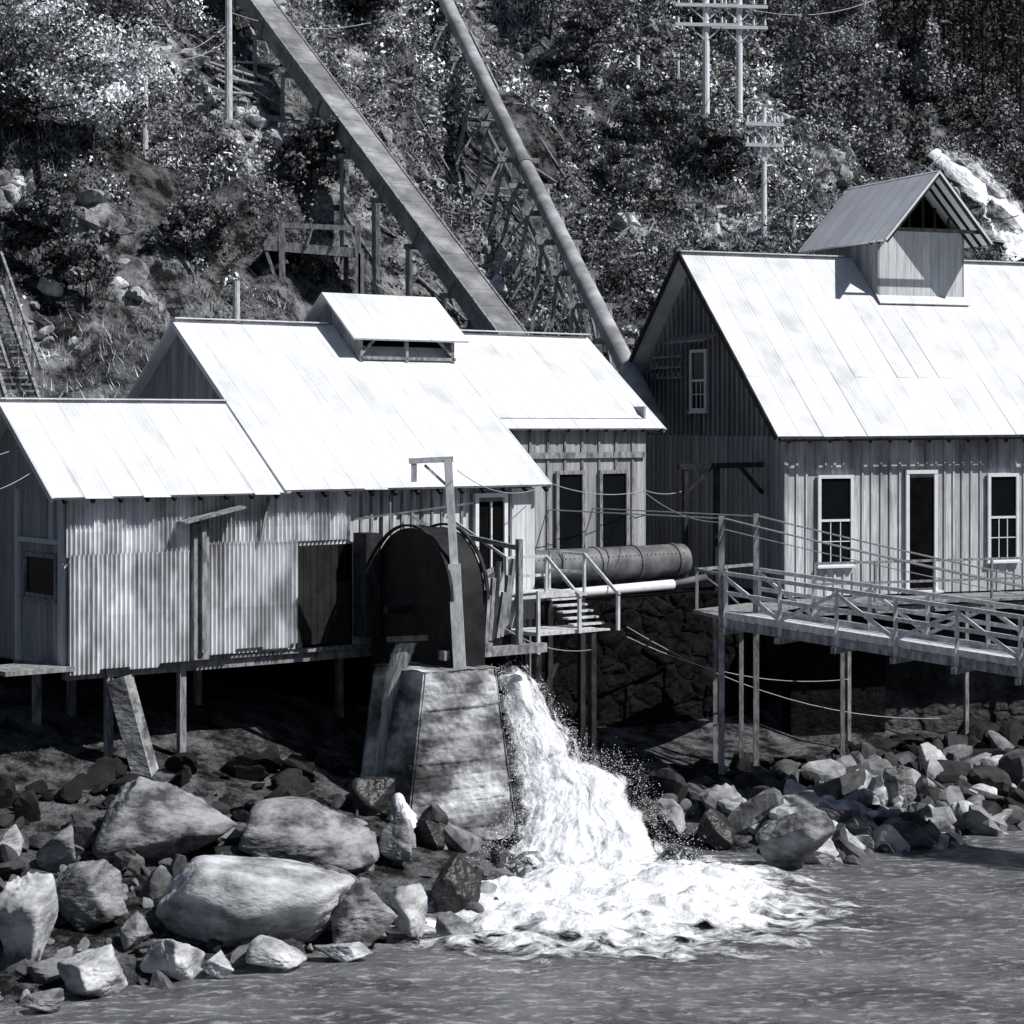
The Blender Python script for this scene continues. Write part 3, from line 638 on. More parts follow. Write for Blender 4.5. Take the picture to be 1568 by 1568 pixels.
# ------------------------------------------------------------ access stairs
st=empty('timber_stairs',(OX,OY,0),A1); b=MB()
b.box(10.6,13.0,-1.1,.3,5.02,5.1); b.box(10.6,12.4,-2.2,-1.12,4.3,4.38)
for k in range(6): b.box(11.9,12.8,-1.15-k*.2,-.93-k*.2,4.95-k*.13,4.99-k*.13)
for (x,y) in ((10.65,-1.05),(12.95,-1.05),(12.95,.25),(11.8,-1.05)): b.beam((x,y,5.1),(x,y,6.0),.06,.06)
for z in (5.55,5.98): b.beam((10.65,-1.05,z),(11.8,-1.05,z),.05,.06); b.beam((12.95,-1.05,z),(12.95,.25,z),.05,.06)
b.beam((12.95,-1.05,5.98),(12.95,-2.3,5.1),.05,.07); b.beam((11.8,-1.05,5.98),(11.8,-2.3,5.1),.05,.07); b.beam((12.95,-2.25,4.3),(12.95,-2.25,5.2),.07,.07); b.beam((11.8,-2.25,4.3),(11.8,-2.25,5.2),.07,.07); b.beam((10.65,-2.2,3.9),(10.65,-2.2,5.3),.07,.07); b.beam((10.65,-2.2,5.25),(11.8,-2.2,5.25),.05,.06)
b.beam((10.65,-1.05,5.98),(9.9,.2,6.9),.05,.06); b.beam((10.65,-1.05,5.1),(10.65,-2.2,5.25),.05,.06)
b.obj('landing_and_steps',M['lt'],st)
b=MB()
for (x,y) in ((10.7,-1),(12.9,-1),(10.7,-2.1),(12.3,-2.1),(12.9,.2)): b.beam((x,y,1.0),(x,y,5.0 if y>-1.5 else 4.3),.14,.14)
b.beam((10.7,-2.1,2.6),(12.9,-1,4.9),.08,.1); b.obj('support_posts',M['dtimber'],st)
# ------------------------------------------------------------ pipes by annex
pp=empty('riveted_receiver_pipe',(OX,OY,0),A1); b=MB(); b.cyl((12.7,1.45,5.5),(18.3,1.45,5.5),.43,.43,28)
b.obj('shell',M['pipe'],pp,True).modifiers.new('e','EDGE_SPLIT')
b=MB()
for x in (12.7,14.0,15.3,16.6,17.9): b.cyl((x,1.45,5.5),(x+.1,1.45,5.5),.46,.46,28)
for x in np.arange(12.75,18.2,.14):
    for a in (30,150,-80): b.cyl((x,1.45-.43*math.cos(math.radians(a)),5.5+.43*math.sin(math.radians(a))),(x,1.45-.455*math.cos(math.radians(a)),5.5+.455*math.sin(math.radians(a))),.018,.018,5)
b.obj('bands_and_rivets',M['pipe'],pp)
wp=empty('white_water_pipe',(OX,OY,0),A1); b=MB(); b.cyl((12.9,.9,4.85),(17.5,.9,4.95),.125,.125,18); b.obj('pipe',M['white'],wp,True)
b=MB(); b.cyl((17.5,.9,4.95),(18.9,1.2,5.05),.09,.09,12); b.tube([(18.9,1.2,5.05),(19.2,.8,4.7),(19.5,.3,4.2),(20.0,-.1,4.1)],.04); b.obj('tail',M['pipe'],wp,True)
def rubble(name,x0,x1,yf,batter,z0,z1,dep,m,parent,seed,cell=.42,amp=.16):
    nx=int((x1-x0)/.045); nz=int((z1-z0)/.045); xs=np.linspace(x0,x1,nx); zs=np.linspace(z0,z1,nz); Z,X=np.meshgrid(zs,xs,indexing='ij')
    wx=X+(fbm(X*1.5,Z*1.5,o=3,seed=seed)-.5)*.5; wz=Z*1.35+(fbm(X*1.5+9,Z*1.5,o=3,seed=seed+1)-.5)*.45
    f1=np.full(X.shape,9.);f2=np.full(X.shape,9.);idv=np.zeros(X.shape)
    gx=np.floor(wx/cell);gz=np.floor(wz/cell)
    for i in (-1,0,1):
        for j in (-1,0,1):
            cx=gx+i;cz=gz+j; jx=hsh(cx,cz,cx*0,seed);jz=hsh(cx,cz,cx*0,seed+1)
            dd_=np.hypot((cx+jx)*cell-wx,(cz+jz)*cell-wz); nw=dd_<f1
            f2=np.where(nw,f1,np.minimum(f2,dd_)); idv=np.where(nw,hsh(cx,cz,cx*0,seed+2),idv); f1=np.minimum(f1,dd_)
    d=np.clip((f2-f1)/cell*3,0,1)**.5*amp*.6+idv*amp*.7+(fbm(X*5,Z*5,o=3,seed=seed+4)-.5)*.08
    Yq_=yf+batter*(z1-Z)*-1-d
    V=np.stack([X,Yq_,Z],-1).reshape(-1,3)
    np_obj(name+'_face',V,gridF(nz,nx),M[m],smooth=False,parent=parent)
    b=MB(); b.box(x0,x1,yf-.02,yf+dep,z0,z1-.01); b.obj(name+'_core',M[m],parent)
rw=empty('stone_retaining_wall',(OX,OY,0),A1)
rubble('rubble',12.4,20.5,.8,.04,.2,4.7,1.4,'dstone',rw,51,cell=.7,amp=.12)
# ------------------------------------------------------------ RIGHT BUILDING
A2=math.radians(22)
rb=empty('board_and_batten_power_house',(6.746,54,0),A2)
E2=8.7; S2=.918; V2=5.56; R2=E2+S2*V2; LEN=17
r=MB(); r.slab([(0,0,E2),(LEN,0,E2),(LEN,V2,R2),(0,V2,R2)],.06); r.slab([(0,V2,R2),(LEN,V2,R2),(LEN,11.1,E2),(0,11.1,E2)],.06); r.obj('roof',M['roof'],rb)
r=MB(); rr2_=random.Random(8); x=.03
while x<LEN-1:
    if rr2_.random()<.5:
        v0=rr2_.choice([-.04,1.7]); v1=v0+1.9; z_=.006+rr2_.uniform(0,.004)
        r.slab([(x,v0,E2+S2*v0+z_+.008),(x+.62,v0,E2+S2*v0+z_),(x+.62,v1,E2+S2*v1+z_),(x,v1,E2+S2*v1+z_)],.004)
    x+=.66
r.obj('patched_roof_sheets',M['roof'],rb)
r=MB(); r.beam((-.02,V2,R2+.03),(5.2,V2,R2+.03),.3,.03); r.beam((8.75,V2,R2+.03),(LEN,V2,R2+.03),.3,.03)
r.obj('ridge_cap',M['roof'],rb)
r=MB(); r.beam((-.03,0,E2-.05),(-.03,V2,R2-.05),.05,.16); r.beam((-.03,V2,R2-.05),(-.03,11.1,E2-.05),.05,.16)
r.obj('verge_boards',M['dtimber'],rb)
r=MB(); r.cyl((.05,-.06,E2-.08),(8.0,-.06,E2-.02),.06,.06,8); r.cyl((8.0,-.06,E2-.1),(LEN,-.06,E2-.1),.06,.06,8)
x=.4
while x<LEN: r.beam((x,.05,E2-.14),(x,.44,E2+.22),.07,.1); x+=.6
r.obj('gutter_and_rafters',M['dtimber'],rb)
F0=4.55
w=MB(); w.box(.5,LEN,.45,.52,F0,E2+.3); w.obj('front_wall',M['board'],rb)
w=MB()
ops=[(1.4,2.48),(4.06,5.03),(6.61,7.62),(9.2,10.2),(11.8,12.8)]
for x in np.arange(.54,LEN,.28):
    xx=x+random.uniform(-.012,.012)
    cut=[o for o in ops if o[0]-.05<xx<o[1]+.05]
    if cut:
        w.box(xx-.03,xx+.03,.415,.448,7.85,E2+.2)
        if cut[0][0]!=4.06: w.box(xx-.03,xx+.03,.415,.448,F0,5.15)
    else: w.box(xx-.03,xx+.03,.415,.448,F0,E2+.2)
w.box(.44,.5,.40,.5,F0,E2+.1)
w.obj('battens',M['board'],rb)
w=MB(); w.box(.5,.56,.52,10.6,3.6,E2); 
w.poly([(.53,.52,E2),(.53,V2,R2-.5),(.53,10.6,E2)]); w.poly([(.53,.3,E2+.2),(.53,V2,R2-.08),(.53,10.8,E2+.2),(.53,10.6,E2),(.53,.52,E2)])
w.box(.5,LEN,10.6,10.66,3.6,E2+.3); w.box(LEN-.06,LEN,.52,10.6,F0,E2); w.poly([(LEN-.03,.5,E2),(LEN-.03,V2,R2-.1),(LEN-.03,10.6,E2)])
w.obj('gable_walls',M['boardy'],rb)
w=MB()
for y in np.arange(.8,10.4,.28):
    w.box(.465,.498,y-.02,y+.02,3.6,E2+S2*min(y,11.1-y)-.15)
w.obj('gable_battens',M['boardy'],rb)
window('window_a',rb,'y',1.5,2.38,5.42,7.6,.415)
window('window_b',rb,'y',6.71,7.52,5.42,7.6,.415)
window('window_c',rb,'y',9.3,10.1,5.42,7.6,.415)
window('window_d',rb,'y',11.9,12.7,5.42,7.6,.415)
window('gable_window',rb,'x',4.85,5.65,9.45,11.0,.46)
d=MB(); d.box(4.16,4.93,.395,.413,4.68,7.6); d.obj('door_opening',M['darkin'],rb)
d=MB(); d.box(4.06,4.16,.35,.413,4.6,7.7); d.box(4.93,5.03,.35,.413,4.6,7.7); d.box(4.06,5.03,.34,.413,7.7,7.8); d.box(3.98,5.11,.2,.413,4.56,4.62); d.obj('door_frame',M['white'],rb)
d=MB(); d.slab([(-.3,3.6,11.3),(.45,3.6,11.55),(.45,5.9,11.55),(-.3,5.9,11.3)],.06); d.obj('gable_hood',M['timber'],rb)
d=MB()
for zz in (10.3,10.6,10.9):
    d.box(.38,.46,6.2,8.2,zz,zz+.06)
    for y in np.arange(6.3,8.2,.35): d.cyl((.36,y,zz+.06),(.36,y,zz+.18),.04,.03,6)
d.obj('insulator_racks',M['timber'],rb)
d=MB(); d.beam((-.9,1.6,3.6),(-.9,1.6,8.0),.14,.14); d.beam((-1.9,1.8,7.9),(.45,1.6,7.95),.12,.14); d.beam((-1.7,1.8,5.0),(-1.7,1.8,7.9),.12,.12); d.beam((-1.7,1.8,7.2),(-1.0,1.7,7.9),.09,.09); d.beam((.45,1.6,7.2),(-.2,1.6,7.9),.09,.09)
d.obj('side_gallows',M['dtimber'],rb)
K=MB(); K.box(5.6,8.35,4.15,4.2,11.5,14.5); K.obj('cupola_front',M['lboard'],rb)
K=MB(); K.box(5.54,5.6,4.15,7.6,11.5,14.45); K.box(8.35,8.41,4.15,7.6,11.5,14.45); K.box(5.6,8.35,7.55,7.6,11.5,14.5); K.obj('cupola_sides',M['boardy'],rb)
K=MB(); K.slab([(5.2,3.2,14.15),(6.97,3.2,16.15),(6.97,8.1,16.15),(5.2,8.1,14.15)],.06); K.slab([(8.74,3.2,14.15),(6.97,3.2,16.15),(6.97,8.1,16.15),(8.74,8.1,14.15)],.06)
M['croof']=mat('cupola_roof_iron',.74,.88,(1,1,1),1.2,rough=.6,bump=.2,bdist=.02,boards=(1,.66,.1)); K.obj('cupola_roof',M['croof'],rb)
K=MB()
for y in (3.25,3.7,4.1):
    K.beam((5.25,y,14.1),(6.97,y,16.05),.06,.12); K.beam((8.69,y,14.1),(6.97,y,16.05),.06,.12)
K.beam((5.6,3.3,14.45),(8.35,3.3,14.45),.08,.1); 
for x in (6.1,6.55,7.0,7.4,7.85): K.beam((x,4.1,14.5),(x,4.1,14.9+(.9-abs(x-6.97))*.6),.05,.05)
K.obj('cupola_rafters',M['dtimber'],rb)
K=MB(); K.poly([(5.62,4.6,14.5),(6.97,4.6,16.0),(8.33,4.6,14.5)]); K.obj('cupola_gable_dark',M['darkin'],rb)  # black sheet stands in for the shade inside the open gable
K=MB(); K.slab([(5.5,3.95,E2+S2*3.95+.1),(8.5,3.95,E2+S2*3.95+.1),(8.5,4.2,E2+S2*4.2+.16),(5.5,4.2,E2+S2*4.2+.16)],.03); K.obj('cupola_flashing',M['roof'],rb)
fd=empty('stone_foundation_wall',(6.746,54,0),A2)
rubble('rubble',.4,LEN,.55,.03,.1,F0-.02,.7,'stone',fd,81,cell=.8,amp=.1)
b=MB(); b.box(.45,.6,1.2,10.6,-.5,3.6); b.box(.4,3.2,.0,.42,1,4.3); b.obj('side',M['dstone'],fd)
po=empty('timber_porch',(6.746,54,0),A2); b=MB()
for y in np.arange(-1.3,.38,.2): b.box(.3,LEN,y,y+.18,4.44,4.5)
b.obj('deck_boards',M['timber'],po)
b=MB()
for x in np.arange(.4,LEN,1.75):
    b.beam((x,-1.2,4.5),(x,-1.2,5.55),.06,.06)
for x in np.arange(1.4,LEN,3.5): b.beam((x,-1.15,.5),(x,-1.15,4.4),.1,.1)
for x in np.arange(.4,LEN,1.75): b.beam((x,-1.3,4.36),(x,.4,4.36),.1,.14)
for z in (5.0,5.52): b.beam((.4,-1.2,z),(LEN,-1.2,z),.04,.06)
b.beam((.3,-1.15,4.3),(LEN,-1.15,4.3),.12,.16)
b.obj('railing_and_posts',M['timber'],po)
# ------------------------------------------------------------ footbridge
A=Vector((4.87,48.5,4.6)); Bp=Vector((10.6,44.0,4.0)); dv=(Bp-A).normalized(); sd=Vector((.618,.786,0)); Wd=1.5; LB=33
fb=empty('suspension_footbridge'); b=MB(); Zu=Vector((0,0,1))
x=0
while x<LB:
    p=A+dv*x; off=random.uniform(-.03,.03); b.slab([p+sd*(off),p+sd*(Wd+off),p+sd*(Wd+off)+dv*.2,p+sd*off+dv*.2],.05); x+=.215
b.obj('deck_planks',M['lt'],fb)
b=MB()
for s_ in (.06,Wd-.06):
    q=A+sd*s_-Zu*.16; b.beam(q,q+dv*LB,.12,.2)
x=0
while x<LB: p=A+dv*x-Zu*.33; b.beam(p-sd*.15,p+sd*(Wd+.15),.12,.14); x+=1.45
b.obj('stringers',M['timber'],fb)
b=MB(); PS=1.45
for s_ in (0.0,Wd):
    x=0;k=0
    base=A+sd*s_
    while x<LB:
        p=base+dv*x; b.beam(p-Zu*.3,p+Zu*1.0,.08,.08,up=(0,1,0))
        if x+PS<LB:
            q=base+dv*(x+PS)
            if k%2==0: b.beam(p+Zu*.9,q+Zu*.12,.05,.08)
            else: b.beam(p+Zu*.12,q+Zu*.9,.05,.08)
        x+=PS;k+=1
    for z in (.55,1.0): b.beam(base+Zu*z,base+dv*LB+Zu*z,.06,.09)
    b.beam(base+Zu*.06,base+dv*LB+Zu*.06,.05,.12)
b.obj('truss_railings',M['lt'],fb)
b=MB()
for s_ in (0,Wd):
    p=A+sd*s_-dv*.1; b.beam(p-Zu*3.6,p+Zu*2.3,.13,.13,up=(0,1,0)); q=A+sd*s_+dv*(LB-.3); b.beam(q-Zu*2.5,q+Zu*2.3,.13,.13,up=(0,1,0))
b.obj('end_posts',M['timber'],fb)
b=MB()
for s_ in (0,Wd):
    p=A+sd*s_+Zu*2.25; q=p+dv*LB
    b.tube(sag(p,q,.9,30),.02,6); b.tube(sag(p-Zu*.25,q-Zu*.25,.8,30),.012,6)
    b.tube([p,p-dv*4+Vector((-1,2,-.3))],.018,6)
b.obj('cables',M['wirel'],fb)
b=MB(); cor=[A,A+sd*Wd,Vector((7.6,52.95,4.6)),Vector((5.9,52.5,4.6)),Vector((4.3,50.5,4.6))]
b.slab([c_-Vector((0,0,.004)) for c_ in cor],.08); b.obj('landing_deck',M['timber'],fb)
b=MB()
for p in (ray(1135,965,50.2),ray(1095,1060,51),ray(1290,985,50.3)):
    gz=hs(p.x,p.y); b.beam((p.x,p.y,gz-.3),(p.x,p.y,4.4 if p.x<6.5 else 4.2),.1,.1)
for k in range(3):
    p0=Vector((4.4,50.5,4.6)).lerp(Vector((6.0,52.4,4.6)),k/2); b.beam(p0,p0+Zu,.07,.07)
b.beam((4.4,50.5,5.55),(6.0,52.4,5.55),.05,.07); b.beam(A+Zu*.95,(4.4,50.5,5.55),.05,.07)
b.obj('landing_posts',M['timber'],fb)
# ------------------------------------------------------------ flume and penstock
def gp(px,py,up): 
    p=spot(px,py); return Vector((p.x,p.y,hs(p.x,p.y)+up))
ps=empty('covered_flume'); Ld=(PZ-PA).length; dn=(PZ-PA).normalized(); sdv=dn.cross(Vector((0,0,1))).normalized(); nup=sdv.cross(dn).normalized()
b=MB(); b.beam(PA,PZ,.98,.62); b.obj('box',M['pen'],ps)
b=MB(); x=0; k=0
while x<Ld:
    q=PA+dn*x+nup*.325; l_=random.uniform(.85,1.1); wdd=1.04+random.uniform(-.04,.04)
    b.beam(q,q+dn*(l_-.015),wdd,.03+.006*random.random()); x+=l_
b.obj('cover_boards',M['pen'],ps)
b=MB()
for s_ in (-.52,.52): b.beam(PA+sdv*s_+nup*.30,PZ+sdv*s_+nup*.30,.06,.16)
x=0
while x<Ld:
    q=PA+dn*x; b.beam(q+sdv*.8-nup*.4,q-sdv*.8-nup*.4,.16,.16)
    for s_ in (1,-1): b.beam(q+sdv*s_*.53-nup*.4,q+sdv*s_*.53+nup*.3,.07,.07)
    for s_ in (.7,-.7):
        f=q+sdv*s_-nup*.4; gz=hs(f.x,f.y)
        if gz<f.z: b.beam(f,(f.x,f.y,gz-.2),.13,.13)
    x+=2.8
b.obj('frames',M['timber'],ps)
p2=empty('small_penstock'); q0=ray(672,-20,88); q1=ray(803,252,77); q2=ray(972,585,61.5)
b=MB(); b.cyl(q2-(q1-q2)*.15,q1,.29,.29,18); b.cyl(q1,q0+(q0-q1)*.6,.29,.29,18); b.obj('pipe',M['pipel'],p2,True)
b=MB(); q=q1; b.cyl(q1-(q1-q2).normalized()*.25,q1+(q0-q1).normalized()*.25,.33,.33,18)
b.obj('joint_band',M['pen'],p2)
b=MB()
for (s0,s1) in ((q2,q1),(q1,q0)):
    L_=(s1-s0).length; x=1.0; dq=(s1-s0).normalized(); sdv2=dq.cross(Vector((0,0,1))).normalized(); prev=None
    while x<L_:
        q=s0.lerp(s1,x/L_)-Vector((0,0,.35)); ft=[]
        b.beam(q+sdv2*.8,q-sdv2*.8,.18,.18)
        for s_ in (1,-1):
            f=q+sdv2*s_*1.2; gz=hs(f.x,f.y); b.beam(q+sdv2*s_*.55,(f.x,f.y,min(gz,q.z)-.3),.13,.13); ft.append(Vector((f.x,f.y,min(gz,q.z))))
        if (q.z-ft[0].z)>1: b.beam(q+sdv2*.6-Vector((0,0,.2)),ft[1],.09,.09); b.beam(q-sdv2*.6-Vector((0,0,.2)),ft[0],.09,.09)
        if prev and random.random()<.6: b.beam(prev[0]+Vector((0,0,.4)),q+sdv2*.6,.08,.1)
        prev=ft; x+=2.6
    b.beam(s0-Vector((0,0,.4))+sdv2*.4,s1-Vector((0,0,.4))+sdv2*.4,.12,.2)
b.obj('trestle',M['timber'],p2)
b=MB()
def log(px,py,l,ang,r_=.1,up=.15):
    p=gp(px,py,up); dirs=Vector((math.cos(ang),math.sin(ang)*.75,0)).normalized(); a=p+dirs*l/2; c_=p-dirs*l/2
    a.z=hs(a.x,a.y)+up+r_; c_.z=hs(c_.x,c_.y)+up+r_; b.cyl(c_,a,r_,r_*.7,7)
for i in range(60):
    log(random.choice([random.uniform(600,920),random.uniform(650,880),random.uniform(100,1300)]),random.uniform(60,500),random.uniform(.9,2.8),random.uniform(-.9,.9),random.uniform(.03,.07),random.uniform(.0,.25))
b.obj('fallen_timber',M['timber'])
def upole(px,pyb,pyt,r_=.14,arms=(),armw=2.2,name='utility_pole',m='timber'):
    base=spot(px,pyb); Y=base.y-.6; base=ray(px,pyb,Y); top=ray(px,pyt,Y); e=empty(name); b=MB()
    b.cyl(base-Vector((0,0,1.2)),top,r_,r_*.75,10)
    ins=MB()
    for ay in arms:
        c_=ray(px,ay,Y); b.beam(c_+Vector((-armw/2,-.15,0)),c_+Vector((armw/2,-.15,-.05)),.12,.14)
        for k in (-.45,-.25,.25,.45): ins.cyl(c_+Vector((armw*k,-.15,.07)),c_+Vector((armw*k,-.15,.3)),.06,.04,8)
        b.beam(c_+Vector((-armw*.3,-.1,0)),c_+Vector((0,-.1,-.7)),.05,.05); b.beam(c_+Vector((armw*.3,-.1,0)),c_+Vector((0,-.1,-.7)),.05,.05)
    b.obj('pole',M[m],e); 
    if ins.v: ins.obj('insulators',M['white'],e)
    return e
upole(1081,198,-60,.17,(8,38),2.6,m='white'); upole(1132,205,-60,.16,(10,42),2.4,m='white')
upole(1170,345,165,.12,(190,222),1.5,m='white'); upole(350,180,-40,.15,(),2,m='lt'); upole(222,210,72,.12,(),1.4,m='lt',name='short_post')
upole(362,495,430,.13,(),.6,m='lt',name='short_post'); upole(976,125,85,.14,(),m='white',name='short_post'); upole(1216,350,335,.1,(),m='lt',name='short_post'); upole(1038,130,92,.1,(),m='lt',name='short_post')
pf=empty('timber_platform'); b=MB(); Yp=spot(490,470,45).y-.8
for (x,y0,y1) in ((432,500,345),(548,450,338),(553,450,388)): b.beam(ray(x,y0+25,Yp),ray(x,y1,Yp),.18,.18)
for (x,) in ((440,),(530,)): b.beam(ray(x,480,Yp+2.5),ray(x,375,Yp+2.5),.16,.16)
b.slab([ray(405,375,Yp),ray(556,387,Yp),ray(556,380,Yp)+Vector((0,2.6,.0)),ray(405,368,Yp)+Vector((0,2.6,0))],.15)
b.beam(ray(430,345,Yp),ray(555,350,Yp),.12,.16); b.beam(ray(405,376,Yp-.02),ray(556,388,Yp-.02),.1,.3); b.beam(ray(432,455,Yp),ray(405,376,Yp),.1,.1); b.beam(ray(553,392,Yp),ray(580,450,Yp),.1,.12); b.beam(ray(440,400,Yp),ray(365,440,Yp+.5),.1,.12)
for x in (470,510): b.beam(ray(x,378,Yp-.1),ray(x+8,350,Yp-.1),.1,.05)
b.obj('frame',M['timber'],pf)
def ladder(name,p,q,w_,m='timber',step=.3):
    e=empty(name); b=MB(); d=(q-p); s_=Vector((1,.25,0)).normalized()*w_
    b.beam(p,q,.08,.18); b.beam(p+s_,q+s_,.08,.18); n=int(d.length/step)
    for i in range(n): c_=p.lerp(q,(i+.5)/n); b.beam(c_,c_+s_,.2,.05)
    for i in range(0,n+1,4): c_=p.lerp(q,i/n)+s_; b.beam(c_,c_+Vector((0,0,.9)),.06,.06)
    b.beam(p+s_+Vector((0,0,.9)),q+s_+Vector((0,0,.9)),.06,.08); b.beam(p+Vector((0,0,.9)),q+Vector((0,0,.9)),.06,.08)
    b.obj('steps',M[m],e)
ladder('hillside_stairs',ray(14,625,49.5),ray(-45,440,54),.75)
sp_=spot(238,70); ladder('hillside_stairs',Vector((sp_.x,sp_.y,hs(sp_.x,sp_.y)+.4)),ray(198,-10,sp_.y+3),.6,'timber',.35)
b=MB(); Yq=spot(170,125).y-1.2; b.beam(ray(126,118,Yq),ray(218,76,Yq),.3,.1); b.beam(ray(222,78,Yq),ray(262,72,Yq+1),.1,.12); b.beam(ray(130,118,Yq),ray(130,150,Yq),.1,.1); b.obj('timber_chute',M['lt'])
b=MB()
for k in range(14):
    p=gp(random.uniform(260,385),random.uniform(100,155),.3); a=random.uniform(-.5,.3); b.beam(p,p+Vector((math.cos(a)*1.6,.2,math.sin(a)*1.2-.3)),.3,.06)
b.obj('plank_pile',M['lt'])
b=MB()
for (p,q,s_) in [(ray(-20,700,43),ray(40,678,44),.05),(ray(-20,755,42),ray(50,722,43),.05),(ray(985,750,54),ray(1120,690,57),.5),
   (ray(830,735,51),ray(985,752,54),.2),(ray(1168,195,85),ray(1440,240,62),2),(ray(222,80,70),ray(355,30,76),.5),(ray(770,960,47),ray(905,995,47),.2),(ray(700,720,45),ray(830,745,50),.3),
   (ray(1081,8,92),ray(700,-60,95),2),(ray(1132,10,95),ray(1500,-120,110),2),(ray(960,960,50),ray(1440,1100,52),.6),(ray(960,975,50),ray(1300,1040,51),.4),
   (ray(1168,220,85),ray(1560,330,66),1.5),(ray(355,20,76),ray(700,-30,90),1.2),(ray(350,60,76),ray(225,85,70),.4),(ray(1060,38,92),ray(1150,192,85),.6),(ray(1105,800,48.5),ray(985,752,54),.2)]:
    b.tube(sag(p,q,s_,14),.011*(p.y/50),5)
b.obj('overhead_wires',M['wirel'])
# ------------------------------------------------------------ waterfall
wf=empty('waterfall')
Lp=[ray(757,1030,47.4),ray(766,1060,46.8),ray(776,1120,46.3),ray(786,1190,45.6),ray(786,1260,44.7),ray(752,1310,43.2),ray(715,1360,41.4),ray(700,1410,39.4)]
Rp=[ray(802,1032,48),ray(828,1062,47.4),ray(868,1120,47),ray(888,1160,46.8),ray(972,1180,46.4),ray(1010,1265,45),ray(1060,1320,43.4),ray(1110,1360,41.6)]
sheet('cascade_core',Lp,Rp,M['fall'],260,150,.22,.05,31,.4,wf,turb=.22,smooth=20,rag=.5,dens=(.2,.75,5))
sheet('cascade_veil',Lp,Rp,M['fall'],260,150,.30,.08,33,.2,wf,turb=.35,smooth=20,rag=1.3,dens=(.25,.50,4),off=.10,fs=(5,1.1))
def grow(Lp,Rp,f): 
    return [l+(l-r_)*f for l,r_ in zip(Lp,Rp)],[r_+(r_-l)*f for l,r_ in zip(Lp,Rp)]
La_,Ra_=grow(Lp,Rp,.12)
sheet('cascade_spray_veil',La_,Ra_,M['fall'],260,150,.35,.1,37,.1,wf,turb=.5,smooth=20,rag=1.5,dens=(.2,.38,3),off=.22,fs=(7,1.6))
Lp2=[ray(598,1240,43.5),ray(605,1275,42.8),ray(625,1325,42.2),ray(640,1360,41.4)]; Rp2=[ray(622,1240,43.5),ray(645,1275,42.8),ray(668,1310,42.2),ray(695,1360,41.2)]
sheet('side_spill',Lp2,Rp2,M['fall'],90,50,.22,.08,41,.1,wf,turb=.15,dens=(.15,.7,4),off=.2)
xs=np.arange(-6.5,12,.055); ys=np.arange(30.5,46,.055); X,Y=np.meshgrid(xs,ys)
cx,cy=1.9,39.9; ax=(X-cx)*.94+(Y-cy)*.35; ay=-(X-cx)*.35+(Y-cy)*.94
rr2=np.sqrt((ax/4.2)**2+(ay/4.3)**2)+(fbm(X/1.8,Y/1.2,o=3,seed=60)-.5)*.5
core=np.clip(1.1-rr2,0,1)
n_=fbm(X/1.1,Y/.7,o=5,seed=61); n3=1-np.abs(fbm(X/.5,Y/.35,o=3,seed=66)-.5)*4
Zw=((fbm(X/1.5,Y/.8,o=3,seed=21)-.5)*.16+(fbm(X/.45,Y/.3,o=2,seed=25)-.5)*.06)
Z=Zw+.025+core*.42+(n_-.5)*.9*core**.7+n3*.08*np.clip(core*2,0,1)
dn_=np.clip(.98-rr2*.55,.1,.9)
F=gridF(*X.shape); zc=rr2.ravel()[F].min(1); F=F[zc<1.8]
np_obj('churned_foam',np.stack([X,Y,Z],-1).reshape(-1,3),F,M['foam'],smooth=True,parent=wf,dens=dn_,flow=np.stack([X*1.6,Y*2.8,0*X],-1).reshape(-1,3))
n=16000; r=np.random.default_rng(5)
seg=r.uniform(0,1,n)**.7; cc=r.beta(.5,.5,n)
La=np.array([tuple(p) for p in Lp]);Ra=np.array([tuple(p) for p in Rp]); kk=np.linspace(0,1,len(La))
C=np.stack([np.interp(seg,kk,La[:,i])*(1-cc)+np.interp(seg,kk,Ra[:,i])*cc for i in range(3)],-1)
C=C+r.normal(size=(n,3))*np.array([.17,.14,.16])*(.3+seg)[:,None]+np.array([0,-.35,.2]); C[:,2]=np.maximum(C[:,2],.01)
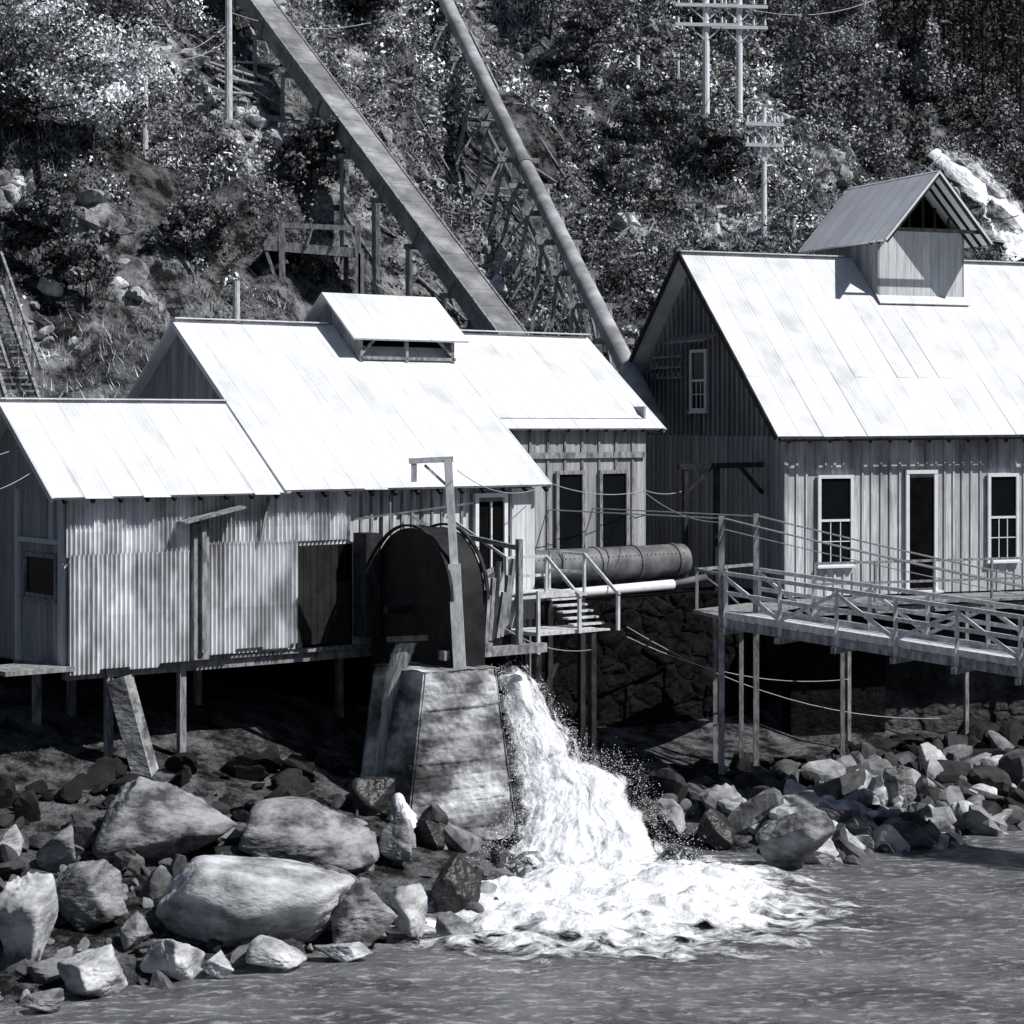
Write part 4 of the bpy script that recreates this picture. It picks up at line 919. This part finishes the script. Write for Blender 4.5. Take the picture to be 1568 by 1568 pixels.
s=r.uniform(.005,.018,n)[:,None]; a=r.normal(size=(n,3)); a/=np.linalg.norm(a,axis=1)[:,None]; b_=np.cross(a,[0,0,1.])
V=np.stack([C-a*s,C+b_*s,C+a*s,C-b_*s],1).reshape(-1,3)
np_obj('spray',V,np.arange(n*4).reshape(n,4),M['drop'],parent=wf)
hc=empty('hillside_cascade')
def gs(px,py): 
    p=spot(px,py); q=ray(px,py,p.y-.8); return q
HL=[gs(1418,236),gs(1452,275),gs(1492,318),gs(1512,362),gs(1520,405)]; HR=[gs(1445,236),gs(1500,270),gs(1560,310),gs(1600,355),gs(1620,400)]
sheet('water_core',HL,HR,M['fall'],120,70,.3,.1,61,.6,hc,turb=.15,rag=1.0,dens=(.15,.68,4),fs=(3.0,.35),smooth=8)
sheet('water_veil',HL,HR,M['fall'],120,70,.4,.1,65,.4,hc,turb=.25,rag=1.4,dens=(.15,.42,3),fs=(5,.5),off=.2,smooth=8)
# ------------------------------------------------------------ light, world, camera
az=math.radians(69); el=math.radians(49)
sv=Vector((math.sin(az)*math.cos(el),-math.cos(az)*math.cos(el),math.sin(el)))
L=bpy.data.lights.new('sun','SUN'); L.energy=5.0; L.angle=math.radians(.53); L.color=(1,.985,.96)
lo=bpy.data.objects.new('sun',L); lo.rotation_euler=(-sv).to_track_quat('-Z','Y').to_euler(); lo.location=(20,-20,60); scene.collection.objects.link(lo)
w=bpy.data.worlds.new('World'); scene.world=w; w.use_nodes=True; nt=w.node_tree
sk=nt.nodes.new('ShaderNodeTexSky'); sk.sky_type='NISHITA'; sk.sun_disc=False; sk.sun_elevation=el; sk.sun_rotation=math.atan2(sv.x,sv.y)
nt.links.new(sk.outputs[0],nt.nodes['Background'].inputs[0]); nt.nodes['Background'].inputs[1].default_value=.05
cam=bpy.data.cameras.new('camera'); cam.sensor_width=36; cam.lens=36*FP/1568; cam.shift_y=-134/1568; cam.clip_end=3000; cam.clip_start=.5
co=bpy.data.objects.new('camera',cam); co.location=(0,0,CAMZ); co.rotation_euler=(math.pi/2,0,0); scene.collection.objects.link(co); scene.camera=co
